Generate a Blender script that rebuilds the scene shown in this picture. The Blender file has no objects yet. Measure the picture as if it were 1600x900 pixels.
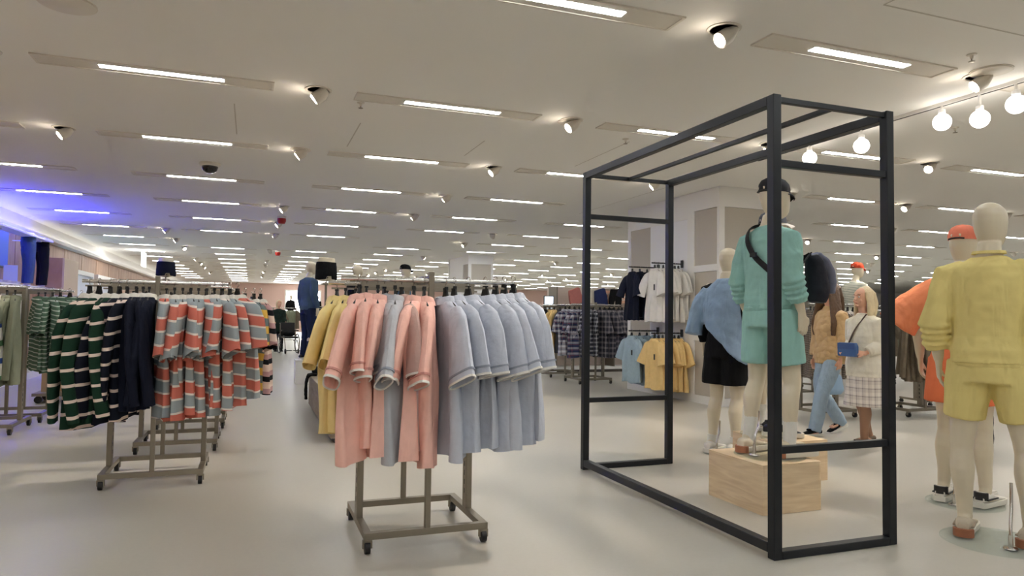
import bpy, bmesh, math, random
from mathutils import Vector, Matrix
from math import sin, cos, pi, radians, atan2
random.seed(7)
SC = bpy.context.scene
COL = SC.collection

# ------------------------------------------------------------------ camera
cam_d = bpy.data.cameras.new('camera'); cam = bpy.data.objects.new('camera', cam_d); COL.objects.link(cam)
cam_d.sensor_width = 36.0; cam_d.lens = 1093.877/1600*36; cam_d.clip_end = 300; cam_d.clip_start = 0.05
PITCH, ROLL, YAW, CAMZ = 0.0390122, 0.0127682, 0.3557454, 1.3
fw = Vector((sin(YAW)*cos(PITCH), cos(YAW)*cos(PITCH), sin(PITCH)))
rt = Vector((cos(YAW), -sin(YAW), 0)); up = rt.cross(fw)
r2 = rt*cos(ROLL)+up*sin(ROLL); u2 = up*cos(ROLL)-rt*sin(ROLL)
m = Matrix((r2, u2, -fw)).transposed().to_4x4(); m.translation = (0, 0, CAMZ)
cam.matrix_world = m
SC.camera = cam
# ------------------------------------------------------------------ world, exposure
w = bpy.data.worlds.new('world'); SC.world = w; w.use_nodes = True
w.node_tree.nodes['Background'].inputs[0].default_value = (0.9, 0.92, 1, 1)
w.node_tree.nodes['Background'].inputs[1].default_value = 0.3
SC.view_settings.view_transform = 'Standard'; SC.view_settings.look = 'None'
SC.view_settings.gamma = 1; SC.view_settings.use_curve_mapping = False
SC.view_settings.exposure = 1.53
STRIP_E, SPOT_E, BULB_E = 17.0, 20.0, 3.0
SC.cycles.use_adaptive_sampling = True; SC.cycles.adaptive_threshold = .03
SC.cycles.max_bounces = 6; SC.cycles.diffuse_bounces = 4; SC.cycles.glossy_bounces = 3
SC.cycles.transmission_bounces = 4; SC.cycles.transparent_max_bounces = 6
SC.cycles.caustics_reflective = False; SC.cycles.caustics_refractive = False
SC.cycles.sample_clamp_indirect = 4.0

# ------------------------------------------------------------------ materials
def S(r, g, b):
    f = lambda c: (c/255/12.92) if c/255 <= .04045 else ((c/255+.055)/1.055)**2.4
    return (f(r), f(g), f(b), 1)
MATS = {}
def new_mat(name):
    m = bpy.data.materials.new(name); m.use_nodes = True
    nt = m.node_tree; return m, nt, nt.nodes['Principled BSDF']
def N(nt, t, **kw):
    n = nt.nodes.new(t)
    for k, v in kw.items(): setattr(n, k, v)
    return n
def mat(name, c, rough=.6, metal=0, noise=0, nscale=8, bump=0, bscale=60, coat=0, stretch=None, spec=None, vary=0, foldb=0):
    if name in MATS: return MATS[name]
    m, nt, b = new_mat(name)
    b.inputs['Base Color'].default_value = c; b.inputs['Roughness'].default_value = rough
    b.inputs['Metallic'].default_value = metal
    if coat: b.inputs['Coat Weight'].default_value = coat
    if spec is not None: b.inputs['Specular IOR Level'].default_value = spec
    if noise or bump:
        tc = N(nt, 'ShaderNodeTexCoord'); src = tc.outputs['Object']
        if stretch:
            mp = N(nt, 'ShaderNodeMapping'); mp.inputs['Scale'].default_value = stretch
            nt.links.new(src, mp.inputs[0]); src = mp.outputs[0]
    if noise:
        t = N(nt, 'ShaderNodeTexNoise'); t.inputs['Scale'].default_value = nscale; t.inputs['Detail'].default_value = 4
        nt.links.new(src, t.inputs['Vector'])
        mx = N(nt, 'ShaderNodeMixRGB'); mx.blend_type = 'MIX'
        mx.inputs[1].default_value = tuple(x*(1-noise) for x in c[:3])+(1,)
        mx.inputs[2].default_value = tuple(min(1, x*(1+noise)) for x in c[:3])+(1,)
        nt.links.new(t.outputs['Fac'], mx.inputs[0])
        oi = N(nt, 'ShaderNodeObjectInfo'); hv = N(nt, 'ShaderNodeHueSaturation')
        mr = N(nt, 'ShaderNodeMapRange'); mr.inputs['To Min'].default_value = 1-vary; mr.inputs['To Max'].default_value = 1+vary
        nt.links.new(oi.outputs['Random'], mr.inputs['Value']); nt.links.new(mr.outputs[0], hv.inputs['Value'])
        nt.links.new(mx.outputs[0], hv.inputs['Color']); nt.links.new(hv.outputs[0], b.inputs['Base Color'])
    if bump:
        t = N(nt, 'ShaderNodeTexNoise'); t.inputs['Scale'].default_value = bscale; t.inputs['Detail'].default_value = 3
        nt.links.new(src, t.inputs['Vector'])
        bp = N(nt, 'ShaderNodeBump'); bp.inputs['Strength'].default_value = bump; bp.inputs['Distance'].default_value = .01
        nt.links.new(t.outputs['Fac'], bp.inputs['Height']); nt.links.new(bp.outputs[0], b.inputs['Normal'])
        if foldb:
            mp2 = N(nt, 'ShaderNodeMapping'); mp2.inputs['Scale'].default_value = (1.6, 1.6, .55); mp2.inputs['Rotation'].default_value = (.2, .35, 0); nt.links.new(tc.outputs['Object'], mp2.inputs[0])
            t2 = N(nt, 'ShaderNodeTexNoise'); t2.inputs['Scale'].default_value = 6.5; t2.inputs['Detail'].default_value = 2; t2.inputs['Distortion'].default_value = .6
            nt.links.new(mp2.outputs[0], t2.inputs['Vector'])
            b2 = N(nt, 'ShaderNodeBump'); b2.inputs['Strength'].default_value = foldb; b2.inputs['Distance'].default_value = .06
            nt.links.new(t2.outputs['Fac'], b2.inputs['Height']); nt.links.new(b2.outputs[0], bp.inputs['Normal'])
    MATS[name] = m; return m
def fabric(name, c, noise=.1, bump=.25):
    return mat(name, c, .9, 0, noise, 14, bump, 45, spec=.2, vary=.03, foldb=.45)
def emit(name, c, s):
    if name in MATS: return MATS[name]
    m, nt, b = new_mat(name)
    b.inputs['Base Color'].default_value = (.8, .8, .8, 1)
    b.inputs['Emission Color'].default_value = c; b.inputs['Emission Strength'].default_value = s
    MATS[name] = m; return m
def ramp_nodes(nt, src, bands, period, off=0.0):
    d = N(nt, 'ShaderNodeMath', operation='MULTIPLY_ADD'); d.inputs[1].default_value = 1/period; d.inputs[2].default_value = 100+off
    nt.links.new(src, d.inputs[0])
    f = N(nt, 'ShaderNodeMath', operation='FRACT'); nt.links.new(d.outputs[0], f.inputs[0])
    r = N(nt, 'ShaderNodeValToRGB'); cr = r.color_ramp; cr.interpolation = 'CONSTANT'
    p = 0
    for i, (fr, c) in enumerate(bands):
        e = cr.elements[i] if i < 2 else cr.elements.new(min(.999, p))
        e.position = min(.999, p); e.color = c; p += fr
    nt.links.new(f.outputs[0], r.inputs[0]); return r.outputs[0]
def stripes(name, bands, period, wob=.012):
    if name in MATS: return MATS[name]
    m, nt, b = new_mat(name); b.inputs['Roughness'].default_value = .9; b.inputs['Specular IOR Level'].default_value = .2
    tc = N(nt, 'ShaderNodeTexCoord'); sp = N(nt, 'ShaderNodeSeparateXYZ'); nt.links.new(tc.outputs['Object'], sp.inputs[0])
    ns = N(nt, 'ShaderNodeTexNoise'); ns.inputs['Scale'].default_value = 6; nt.links.new(tc.outputs['Object'], ns.inputs['Vector'])
    ma = N(nt, 'ShaderNodeMath', operation='MULTIPLY_ADD'); ma.inputs[1].default_value = wob*2
    nt.links.new(ns.outputs['Fac'], ma.inputs[0]); nt.links.new(sp.outputs['Z'], ma.inputs[2])
    oi = N(nt, 'ShaderNodeObjectInfo'); sh_ = N(nt, 'ShaderNodeMath', operation='MULTIPLY_ADD'); sh_.inputs[1].default_value = period*.7
    nt.links.new(oi.outputs['Random'], sh_.inputs[0]); nt.links.new(ma.outputs[0], sh_.inputs[2])
    tl = N(nt, 'ShaderNodeMath', operation='MULTIPLY_ADD'); tl.inputs[1].default_value = .12
    nt.links.new(sp.outputs['X'], tl.inputs[0]); nt.links.new(sh_.outputs[0], tl.inputs[2])
    nt.links.new(ramp_nodes(nt, tl.outputs[0], bands, period), b.inputs['Base Color'])
    MATS[name] = m; return m
def plaid(name, base, c2, c3, period=.075):
    if name in MATS: return MATS[name]
    m, nt, b = new_mat(name); b.inputs['Roughness'].default_value = .9
    tc = N(nt, 'ShaderNodeTexCoord'); sp = N(nt, 'ShaderNodeSeparateXYZ'); nt.links.new(tc.outputs['Object'], sp.inputs[0])
    ad = N(nt, 'ShaderNodeMath', operation='ADD'); nt.links.new(sp.outputs['X'], ad.inputs[0]); nt.links.new(sp.outputs['Y'], ad.inputs[1])
    bands = [(.42, base), (.08, c3), (.1, base), (.4, c2)]
    a = ramp_nodes(nt, sp.outputs['Z'], bands, period); c = ramp_nodes(nt, ad.outputs[0], bands, period)
    mx = N(nt, 'ShaderNodeMixRGB'); mx.inputs[0].default_value = .5
    nt.links.new(a, mx.inputs[1]); nt.links.new(c, mx.inputs[2]); nt.links.new(mx.outputs[0], b.inputs['Base Color'])
    MATS[name] = m; return m
def wood(name, c1, c2, scale=1.0, stretch=(1, 8, 8), rough=.5):
    if name in MATS: return MATS[name]
    m, nt, b = new_mat(name); b.inputs['Roughness'].default_value = rough
    tc = N(nt, 'ShaderNodeTexCoord'); mp = N(nt, 'ShaderNodeMapping'); mp.inputs['Scale'].default_value = stretch
    nt.links.new(tc.outputs['Object'], mp.inputs[0])
    t = N(nt, 'ShaderNodeTexNoise'); t.inputs['Scale'].default_value = 2.2*scale; t.inputs['Detail'].default_value = 6; t.inputs['Distortion'].default_value = .8
    nt.links.new(mp.outputs[0], t.inputs['Vector'])
    r = N(nt, 'ShaderNodeValToRGB'); r.color_ramp.elements[0].position = .35; r.color_ramp.elements[1].position = .65
    r.color_ramp.elements[0].color = c1; r.color_ramp.elements[1].color = c2
    nt.links.new(t.outputs['Fac'], r.inputs[0])
    k = N(nt, 'ShaderNodeTexVoronoi'); k.inputs['Scale'].default_value = 4.5; nt.links.new(tc.outputs['Object'], k.inputs['Vector'])
    kr = N(nt, 'ShaderNodeValToRGB'); kr.color_ramp.elements[0].position = .02; kr.color_ramp.elements[1].position = .11
    kr.color_ramp.elements[0].color = (.55, .48, .4, 1); kr.color_ramp.elements[1].color = (1, 1, 1, 1)
    nt.links.new(k.outputs['Distance'], kr.inputs[0])
    mx = N(nt, 'ShaderNodeMixRGB', blend_type='MULTIPLY'); mx.inputs[0].default_value = .8
    nt.links.new(r.outputs[0], mx.inputs[1]); nt.links.new(kr.outputs[0], mx.inputs[2]); nt.links.new(mx.outputs[0], b.inputs['Base Color'])
    MATS[name] = m; return m
def glass_mat():
    if 'glass' in MATS: return MATS['glass']
    m, nt, b = new_mat('glass'); b.inputs['Base Color'].default_value = (.8, .86, .84, 1); b.inputs['Roughness'].default_value = .05
    tr_ = N(nt, 'ShaderNodeBsdfTransparent'); tr_.inputs[0].default_value = (.94, .97, .96, 1)
    mxs = N(nt, 'ShaderNodeMixShader'); mxs.inputs[0].default_value = .1; out = nt.nodes['Material Output']
    nt.links.new(tr_.outputs[0], mxs.inputs[1]); nt.links.new(b.outputs[0], mxs.inputs[2]); nt.links.new(mxs.outputs[0], out.inputs['Surface'])
    MATS['glass'] = m; return m

WHITE = mat('white_paint', S(242, 240, 236), .55)
M_CEIL = mat('ceiling_paint', S(244, 242, 236), .8, noise=.015, nscale=.7)
M_STEEL = mat('brushed_steel', S(146, 138, 124), .42, .75, noise=.06, nscale=30)
M_CHROME = mat('chrome', S(215, 213, 208), .18, 1)
M_BLACK = mat('black_plastic', S(20, 20, 21), .45)
M_FRAME = mat('black_powder_coat', S(30, 33, 38), .38, .25, noise=.08, nscale=20)
M_MANN = mat('mannequin_cream', S(220, 208, 184), .42, noise=.015)
M_DARKBR = mat('dark_panel', S(70, 62, 54), .6)
M_GREYPANEL = mat('grey_fabric_panel', S(198, 190, 178), .85, noise=.04, nscale=90, bump=.1, bscale=300)
M_PLY = wood('pale_pine', S(220, 192, 154), S(240, 217, 182), 1.0, (1.2, 1.2, 11))
M_WALLWOOD = wood('wall_oak', S(160, 122, 96), S(192, 156, 128), .7, (1, 5, .5))
M_TABLEWOOD = wood('grey_oak', S(128, 114, 98), S(152, 138, 120), 1, (1, 1, 9))
M_WSOLE = mat('white_rubber', S(228, 224, 214), .6)
M_SOCK = fabric('white_sock', S(232, 230, 224))

# ------------------------------------------------------------------ mesh helpers
class MB:
    def __init__(s): s.v = []; s.f = []
    def add(s, vs, fs):
        o = len(s.v); s.v += [tuple(p) for p in vs]; s.f += [tuple(i+o for i in f) for f in fs]; return s
    def box(s, c, d, rz=0, taper=1):
        x, y, z = d[0]/2, d[1]/2, d[2]/2; vs = []
        for k, t in ((-1, 1), (1, taper)):
            for a, b in ((-1, -1), (1, -1), (1, 1), (-1, 1)):
                p = Vector((a*x*t, b*y*t, k*z))
                if rz: p = Matrix.Rotation(rz, 3, 'Z') @ p
                vs.append(p+Vector(c))
        return s.add(vs, [(3, 2, 1, 0), (4, 5, 6, 7), (0, 1, 5, 4), (1, 2, 6, 5), (2, 3, 7, 6), (3, 0, 4, 7)])
    def bb(s, a, b):
        return s.box([(i+j)/2 for i, j in zip(a, b)], [abs(j-i) for i, j in zip(a, b)])
    def loft(s, rings, cap=True):
        n = len(rings[0]); vs = [p for r in rings for p in r]; fs = []
        for k in range(len(rings)-1):
            for i in range(n):
                j = (i+1) % n; fs.append((k*n+i, k*n+j, (k+1)*n+j, (k+1)*n+i))
        if cap: fs += [tuple(reversed(range(n))), tuple(range((len(rings)-1)*n, len(rings)*n))]
        return s.add(vs, fs)
    def tube(s, pts, rad, seg=10, ref=None, sub=0, cap=True):
        pts = [Vector(p) for p in pts]
        rad = [rad]*len(pts) if not isinstance(rad, (list,)) else rad
        rad = [(r, r) if not isinstance(r, tuple) else r for r in rad]
        if sub:
            P, R = [], []
            for i in range(len(pts)-1):
                p0 = pts[max(0, i-1)]; p1 = pts[i]; p2 = pts[i+1]; p3 = pts[min(len(pts)-1, i+2)]
                for k in range(sub):
                    t = k/sub; t2, t3 = t*t, t*t*t
                    P.append(.5*((2*p1)+(-p0+p2)*t+(2*p0-5*p1+4*p2-p3)*t2+(-p0+3*p1-3*p2+p3)*t3))
                    q = t*t*(3-2*t); R.append(tuple(a*(1-q)+b*q for a, b in zip(rad[i], rad[i+1])))
            pts = P+[pts[-1]]; rad = R+[rad[-1]]
        rings = []; prev = None
        for i, p in enumerate(pts):
            t = (pts[min(i+1, len(pts)-1)]-pts[max(i-1, 0)])
            t = t.normalized() if t.length > 1e-9 else Vector((0, 0, 1))
            if ref is not None: a = Vector(ref)
            elif prev is not None: a = prev
            else: a = Vector((1, 0, 0)) if abs(t.x) < .8 else Vector((0, 1, 0))
            a = a-t*a.dot(t)
            a = a.normalized() if a.length > 1e-6 else t.orthogonal().normalized()
            prev = a; b = t.cross(a)
            rings.append([p+a*(rad[i][0]*cos(2*pi*k/seg))+b*(rad[i][1]*sin(2*pi*k/seg)) for k in range(seg)])
        return s.loft(rings, cap)
    def lathe(s, prof, seg=24, c=(0, 0, 0), cap=True):
        c = Vector(c)
        return s.loft([[c+Vector((r*cos(2*pi*k/seg), r*sin(2*pi*k/seg), z)) for k in range(seg)] for r, z in prof], cap)
    def ball(s, c, r, seg=14, rings=9, rot=None):
        r = (r, r, r) if not isinstance(r, tuple) else r; R = []
        for k in range(rings):
            a = -pi/2+pi*(k+.5)/rings*1.0
            ring = []
            for i in range(seg):
                p = Vector((r[0]*cos(a)*cos(2*pi*i/seg), r[1]*cos(a)*sin(2*pi*i/seg), r[2]*sin(a)))
                if rot is not None: p = rot @ p
                ring.append(p+Vector(c))
            R.append(ring)
        return s.loft(R)
    def mesh(s, name, smooth=True, bevel=0):
        me = bpy.data.meshes.new(name); me.from_pydata(s.v, [], s.f)
        bm = bmesh.new(); bm.from_mesh(me); bmesh.ops.recalc_face_normals(bm, faces=bm.faces)
        if bevel: bmesh.ops.bevel(bm, geom=[e for e in bm.edges], offset=bevel, segments=1, affect='EDGES', clamp_overlap=True)
        bm.to_mesh(me); bm.free()
        if smooth:
            me.polygons.foreach_set('use_smooth', [True]*len(me.polygons))
            try: me.set_sharp_from_angle(angle=radians(42))
            except Exception: pass
        return me
    def build(s, name, m, parent=None, smooth=True, bevel=0):
        return put(name, s.mesh(name, smooth, bevel), m, parent)
def put(name, me, m=None, parent=None):
    o = bpy.data.objects.new(name, me); COL.objects.link(o)
    if m is not None:
        if not me.materials: me.materials.append(m)
        if me.materials[0] is not m:
            o.material_slots[0].link = 'OBJECT'; o.material_slots[0].material = m
    if parent is not None: o.parent = parent
    return o
def tag(o, label, cat, group=None):
    o['label'] = label; o['category'] = cat
    if group: o['group'] = group
    return o
def struct(o, label=None, cat=None):
    o['kind'] = 'structure'
    if label: o['label'] = label
    if cat: o['category'] = cat
    return o
def thing(name, label, cat, loc=(0, 0, 0), rz=0, group=None):
    o = bpy.data.objects.new(name, None); COL.objects.link(o); o.location = loc; o.rotation_euler = (0, 0, rz)
    o.empty_display_size = .1
    return tag(o, label, cat, group)
TEX = {}
def folds_tex(sc):
    if sc not in TEX:
        t = bpy.data.textures.new('folds', 'CLOUDS'); t.noise_scale = sc; t.noise_depth = 1; TEX[sc] = t
    return TEX[sc]
def skin(mb, name, vox=.007, smooth=4, fold=0, fscale=.14):
    """fuse overlapping lofts of mb to one continuous surface"""
    me = bpy.data.meshes.new(name+'_raw'); me.from_pydata(mb.v, [], mb.f)
    bm = bmesh.new(); bm.from_mesh(me); bmesh.ops.recalc_face_normals(bm, faces=bm.faces); bm.to_mesh(me); bm.free()
    o = bpy.data.objects.new(name+'_raw', me); COL.objects.link(o)
    r = o.modifiers.new('r', 'REMESH'); r.mode = 'VOXEL'; r.voxel_size = vox
    if smooth:
        q = o.modifiers.new('s', 'SMOOTH'); q.iterations = smooth; q.factor = .5
    if fold:
        d = o.modifiers.new('d', 'DISPLACE'); d.texture = folds_tex(fscale); d.strength = fold; d.mid_level = .5
    dg = bpy.context.evaluated_depsgraph_get()
    res = bpy.data.meshes.new_from_object(o.evaluated_get(dg)); res.name = name
    bpy.data.objects.remove(o); bpy.data.meshes.remove(me)
    res.polygons.foreach_set('use_smooth', [True]*len(res.polygons))
    return res
ORD = ['first', 'second', 'third', 'fourth', 'fifth', 'sixth', 'seventh', 'eighth', 'ninth', 'tenth', 'eleventh', 'twelfth', 'thirteenth', 'fourteenth', 'fifteenth', 'sixteenth', 'seventeenth', 'eighteenth', 'nineteenth', 'twentieth', 'twenty-first', 'twenty-second']

# ------------------------------------------------------------------ the room
def floor_mat():
    m, nt, b = new_mat('floor_vinyl'); b.inputs['Roughness'].default_value = .3; b.inputs['Specular IOR Level'].default_value = .45
    tc = N(nt, 'ShaderNodeTexCoord')
    t = N(nt, 'ShaderNodeTexNoise'); t.inputs['Scale'].default_value = .6; t.inputs['Detail'].default_value = 6
    nt.links.new(tc.outputs['Object'], t.inputs['Vector'])
    r = N(nt, 'ShaderNodeValToRGB'); r.color_ramp.elements[0].position = .3; r.color_ramp.elements[1].position = .7
    r.color_ramp.elements[0].color = S(189, 184, 173); r.color_ramp.elements[1].color = S(200, 195, 184)
    nt.links.new(t.outputs['Fac'], r.inputs[0])
    t2 = N(nt, 'ShaderNodeTexNoise'); t2.inputs['Scale'].default_value = 40; t2.inputs['Detail'].default_value = 3
    nt.links.new(tc.outputs['Object'], t2.inputs['Vector'])
    mx = N(nt, 'ShaderNodeMixRGB', blend_type='MULTIPLY'); mx.inputs[0].default_value = .08
    nt.links.new(r.outputs[0], mx.inputs[1]); nt.links.new(t2.outputs['Fac'], mx.inputs[2]); nt.links.new(mx.outputs[0], b.inputs['Base Color'])
    mr = N(nt, 'ShaderNodeMapRange'); mr.inputs['To Min'].default_value = .24; mr.inputs['To Max'].default_value = .4
    nt.links.new(t.outputs['Fac'], mr.inputs['Value']); nt.links.new(mr.outputs[0], b.inputs['Roughness'])
    return m
XL, XR, YB, YF, ZC = -4.6, 44.0, 50.0, -14.0, 3.25
struct(MB().bb((XL-.2, YF, -.1), (XR, YB, 0)).build('floor', floor_mat(), smooth=False))
ceil = struct(MB().bb((XL-.2, YF, ZC), (XR, YB, ZC+.1)).build('ceiling', M_CEIL, smooth=False))
M_PINK = mat('pink_wall_paint', S(224, 192, 180), .7)
struct(MB().bb((XL-.2, YB, 0), (XR, YB+.1, ZC)).build('wall_back', M_PINK, smooth=False))
struct(MB().bb((XR, YF, 0), (XR+.1, YB, ZC)).build('wall_right', WHITE, smooth=False))
struct(MB().bb((XL-.2, YF-.1, 0), (XR, YF, ZC)).build('wall_front', WHITE, smooth=False))
wl = struct(MB().bb((XL-.2, YF, 0), (XL, YB, ZC)).build('wall_left', M_WALLWOOD, smooth=False))
for y in range(-3, 50, 2):       # board joints of the panelled wall
    MB().bb((XL, y+.02, .1), (XL+.02, y+1.98, 2.85)).build('panel', M_WALLWOOD, wl, smooth=False)
struct(MB().bb((XL, YF, 2.88), (XL+.22, YB, 2.96)).bb((XL, YF, 2.96), (XL+.06, YB, 3.25)).build('trim_1', WHITE, smooth=False))
struct(MB().bb((XL+.07, YF, 2.965), (XL+.14, YB, 2.98)).build('trim_2', emit('cornice_glow', (1, .95, .88, 1), .8), smooth=False))  # glow put into the whitish cornice band, which holds no lamp
# thin joints of the ceiling boards and access hatches
M_JOINT = mat('ceiling_joint', S(206, 200, 190), .9)
for a, b in (((3.62, 3.2), (4.95, 3.2)), ((3.62, 2.4), (3.62, 3.2)), ((4.95, 2.4), (4.95, 3.2)), ((1.0, 7.2), (1.0, 8.3)), ((2.4, 7.4), (2.4, 8.2)), ((3.9, 6.8), (3.9, 8.2)), ((-.2, 7.0), (-.2, 8.2)), ((5.8, 1.5), (5.8, 12))):
    mb = MB()
    dx = .006 if a[0] == b[0] else 0; dy = .006 if a[1] == b[1] else 0
    mb.bb((a[0]-dx, a[1]-dy, ZC-.0015), (b[0]+dx, b[1]+dy, ZC+.01)); mb.build('joint', M_JOINT, ceil, smooth=False)

# ------------------------------------------------------------------ ceiling lights
M_STRIP = emit('strip_led', (.95, .985, 1, 1), STRIP_E)
M_PANEL = mat('light_panel', S(226, 220, 208), .6)
M_SPOTBODY = mat('spot_body', S(225, 218, 206), .5)
M_SPOTLENS = emit('spot_lens', (1, .86, .7, 1), SPOT_E)
GX, GY, X0, Y0 = 2.4606, 2.3985, -3.6468, 6.3123
me_panel = MB().bb((-.43, -.1, -.006), (1.30, .1, .004)).mesh('panel', False)
me_trim = MB().bb((-.45, .1, -.012), (1.32, .112, .004)).bb((-.45, -.112, -.012), (1.32, -.1, .004)).bb((1.30, -.1, -.012), (1.32, .1, .004)).bb((-.45, -.1, -.012), (-.43, .1, .004)).mesh('trim', False)
me_diff = MB().bb((0, -.036, -.0075), (.92, .036, 0)).mesh('diffuser', False)
for j in range(-8, 18):
    for c in range(0, 15):
        x, y = X0+c*GX, Y0+j*GY
        if x < XL+.7 or (j > 4 and c == 0 and j > 16) or x > 31 or (c, j) in ((2, 6), (3, 5), (1, 6), (4, 7)): continue
        if (x > 6 and x < 7.5 and 8.4 < y < 11.3): continue
        depth = x*sin(YAW)+y*cos(YAW)
        if abs((x*cos(YAW)-y*sin(YAW))) > max(0, depth)*.95+9: continue
        near = depth < 16
        lab = ('recessed linear ceiling light, %s row from the front, %s place from the left wall' % (ORD[j+3], ORD[c])) if j < 6 else \
              'small distant linear ceiling light, %s row from the front, %s place from the left wall' % (ORD[j+3], ORD[c])
        if j < -3: lab = 'linear ceiling light behind the camera, %s row back, %s place from the left wall' % (ORD[-4-j], ORD[c])
        t = thing('ceiling_light', lab, 'light', (x, y, ZC), 0, 'linear ceiling lights')
        put('diffuser', me_diff, M_STRIP, t)
        put('panel', me_panel, M_PANEL, t)
        if near: put('trim', me_trim, M_PANEL, t)
me_can = MB().lathe([(.115, 0), (.115, -.006), (.095, -.008), (.095, 0)], 20).mesh('ring')
me_cone = MB().tube([(.06, 0, -.002), (.025, 0, -.045), (-.035, 0, -.088)], [(.04, .07), (.056, .066), (.056, .052)], 16, ref=(0.2, 0, .9)).mesh('lamp_head')
me_lens = MB().tube([(-.033, 0, -.086), (-.040, 0, -.092)], [.044, .042], 16).mesh('lens')
def spot(x, y, rz, lab, on=True):
    t = thing('spotlight', lab, 'spotlight', (x, y, ZC), rz, 'recessed ceiling spotlights')
    put('ring', me_can, M_SPOTBODY, t); put('lamp_head', me_cone, M_SPOTBODY, t); put('lens', me_lens, M_SPOTLENS, t)
    if y < 9:
        ld = bpy.data.lights.new('spot_beam', 'SPOT'); ld.energy = 55; ld.spot_size = radians(46); ld.spot_blend = .5; ld.color = (1, .88, .75); ld.shadow_soft_size = .04
        lo_ = bpy.data.objects.new('spot_beam', ld); COL.objects.link(lo_); lo_.parent = t; lo_.location = (-.05, 0, -.11); lo_.rotation_euler = (0, radians(32), 0)
SX = lambda k: .5+2.44*k
for j in range(-1, 15):
    for k in range(-2, 10):
        if random.random() < (.0 if j < 2 else .45): continue
        x, y = SX(k), 6.27+2.4*j
        if x < XL+.3 or (6 < x < 7.5 and 8.4 < y < 11.3) or (k in (0, -1) and j == -1): continue
        if x*cos(YAW)-y*sin(YAW) > (x*sin(YAW)+y*cos(YAW))*.9+2: continue
        spot(x, y, random.choice((0, 0, .5, -.6, 2.2, -2.0, 3.0)) if j > 1 else (0, .3, -.2, 0, -.5, .4, 0, 0, 0, 0, 0, 0)[k+2],
             'adjustable ceiling spotlight, %s row from the front, %s from the left wall' % (ORD[j+1], ORD[k+2]))
# speakers, camera dome, sprinklers, alarms
def disc(name, x, y, r, lab, cat):
    t = thing(name, lab, cat, (x, y, ZC))
    MB().lathe([(r, .002), (r, -.01), (r*.9, -.014), (r*.5, -.012), (r*.45, -.016), (.01, -.014)], 28).build('grille', M_PANEL, t)
    MB().lathe([(r*1.06, .002), (r*1.06, -.006), (r, -.006), (r, .002)], 28).build('rim', M_SPOTBODY, t)
disc('ceiling_speaker', -1.15, 5.11, .16, 'round perforated ceiling speaker at the top left corner', 'speaker')
disc('ceiling_speaker', 2.94, 6.33, .11, 'small round ceiling speaker left of the black frame top', 'speaker')
disc('ceiling_speaker', .51, 8.69, .11, 'small round ceiling speaker right of the dome camera', 'speaker')
disc('ceiling_speaker', 5.35, 3.75, .14, 'flush round ceiling speaker near the globe lamps', 'speaker')
disc('ceiling_speaker', 2.94, 11.1, .11, 'small round ceiling speaker above the blue polo shirts', 'speaker')
t = thing('dome_camera', 'dark dome security camera on the ceiling', 'camera', (-.56, 9.97, ZC))
MB().lathe([(.13, .002), (.13, -.03), (.11, -.045)], 24).build('housing', M_SPOTBODY, t)
MB().lathe([(.1, -.04), (.1, -.06), (.085, -.1), (.05, -.125), (.01, -.133)], 24).build('dome', mat('dark_dome', S(24, 22, 22), .08), t)
for x, y, l in ((4.89, 3.57, 'right of the bare ceiling light near the globe lamps'), (3.8, 6.71, 'left of the tall black frame'), (.9, 6.5, 'beside the ceiling spotlight at upper left'), (6.6, 5.0, 'behind the globe lamps')):
    t = thing('sprinkler', 'small brass fire sprinkler '+l, 'sprinkler', (x, y, ZC))
    MB().lathe([(.035, .002), (.035, -.006), (.012, -.01), (.01, -.03), (.012, -.032)], 12).build('body', M_SPOTBODY, t)
    MB().lathe([(.004, -.03), (.004, -.05), (.022, -.052), (.022, -.055), (.003, -.057)], 12).build('deflector', M_STEEL, t)
M_RED = mat('alarm_red', S(170, 28, 22), .4)
for x, y, l in ((.53, 14.91, 'nearer red fire alarm sounder on the ceiling'), (.74, 23.38, 'farther red fire alarm sounder on the ceiling')):
    t = thing('fire_alarm', l, 'alarm', (x, y, ZC))
    MB().lathe([(.09, .002), (.09, -.04), (.075, -.05)], 16).build('base', M_SPOTBODY, t)
    MB().lathe([(.085, -.045), (.085, -.1), (.06, -.15), (.01, -.155)], 16).build('sounder', M_RED, t)
# globe lamps on their track
tr = thing('lamp_track', 'slim white ceiling track that carries the globe lamps', 'track', (5.75, 0, ZC))
MB().bb((-.018, 2.0, -.03), (.018, 6.9, .002)).build('rail', WHITE, tr, smooth=False)
MB().bb((-.006, 2.0, -.034), (.006, 6.9, -.03)).build('slot', M_BLACK, tr, smooth=False)
M_BULB = emit('globe_glow', (1, .93, .84, 1), BULB_E)
for i, (y, z) in enumerate(((3.83, 3.056), (4.133, 3.015), (4.479, 3.076), (5.363, 3.06), (6.066, 3.082))):
    t = thing('globe_lamp', 'glowing white globe lamp on the track, %s from the camera' % ORD[i], 'lamp', (5.75, y, ZC), 0, 'globe lamps on the track')
    MB().ball((0, 0, z-ZC), .076, 18, 12).build('bulb', M_BULB, t)
    MB().lathe([(.03, z-ZC+.08), (.03, z-ZC+.11), (.012, z-ZC+.12), (.012, -.03)], 12).build('stem', WHITE, t)

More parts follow.
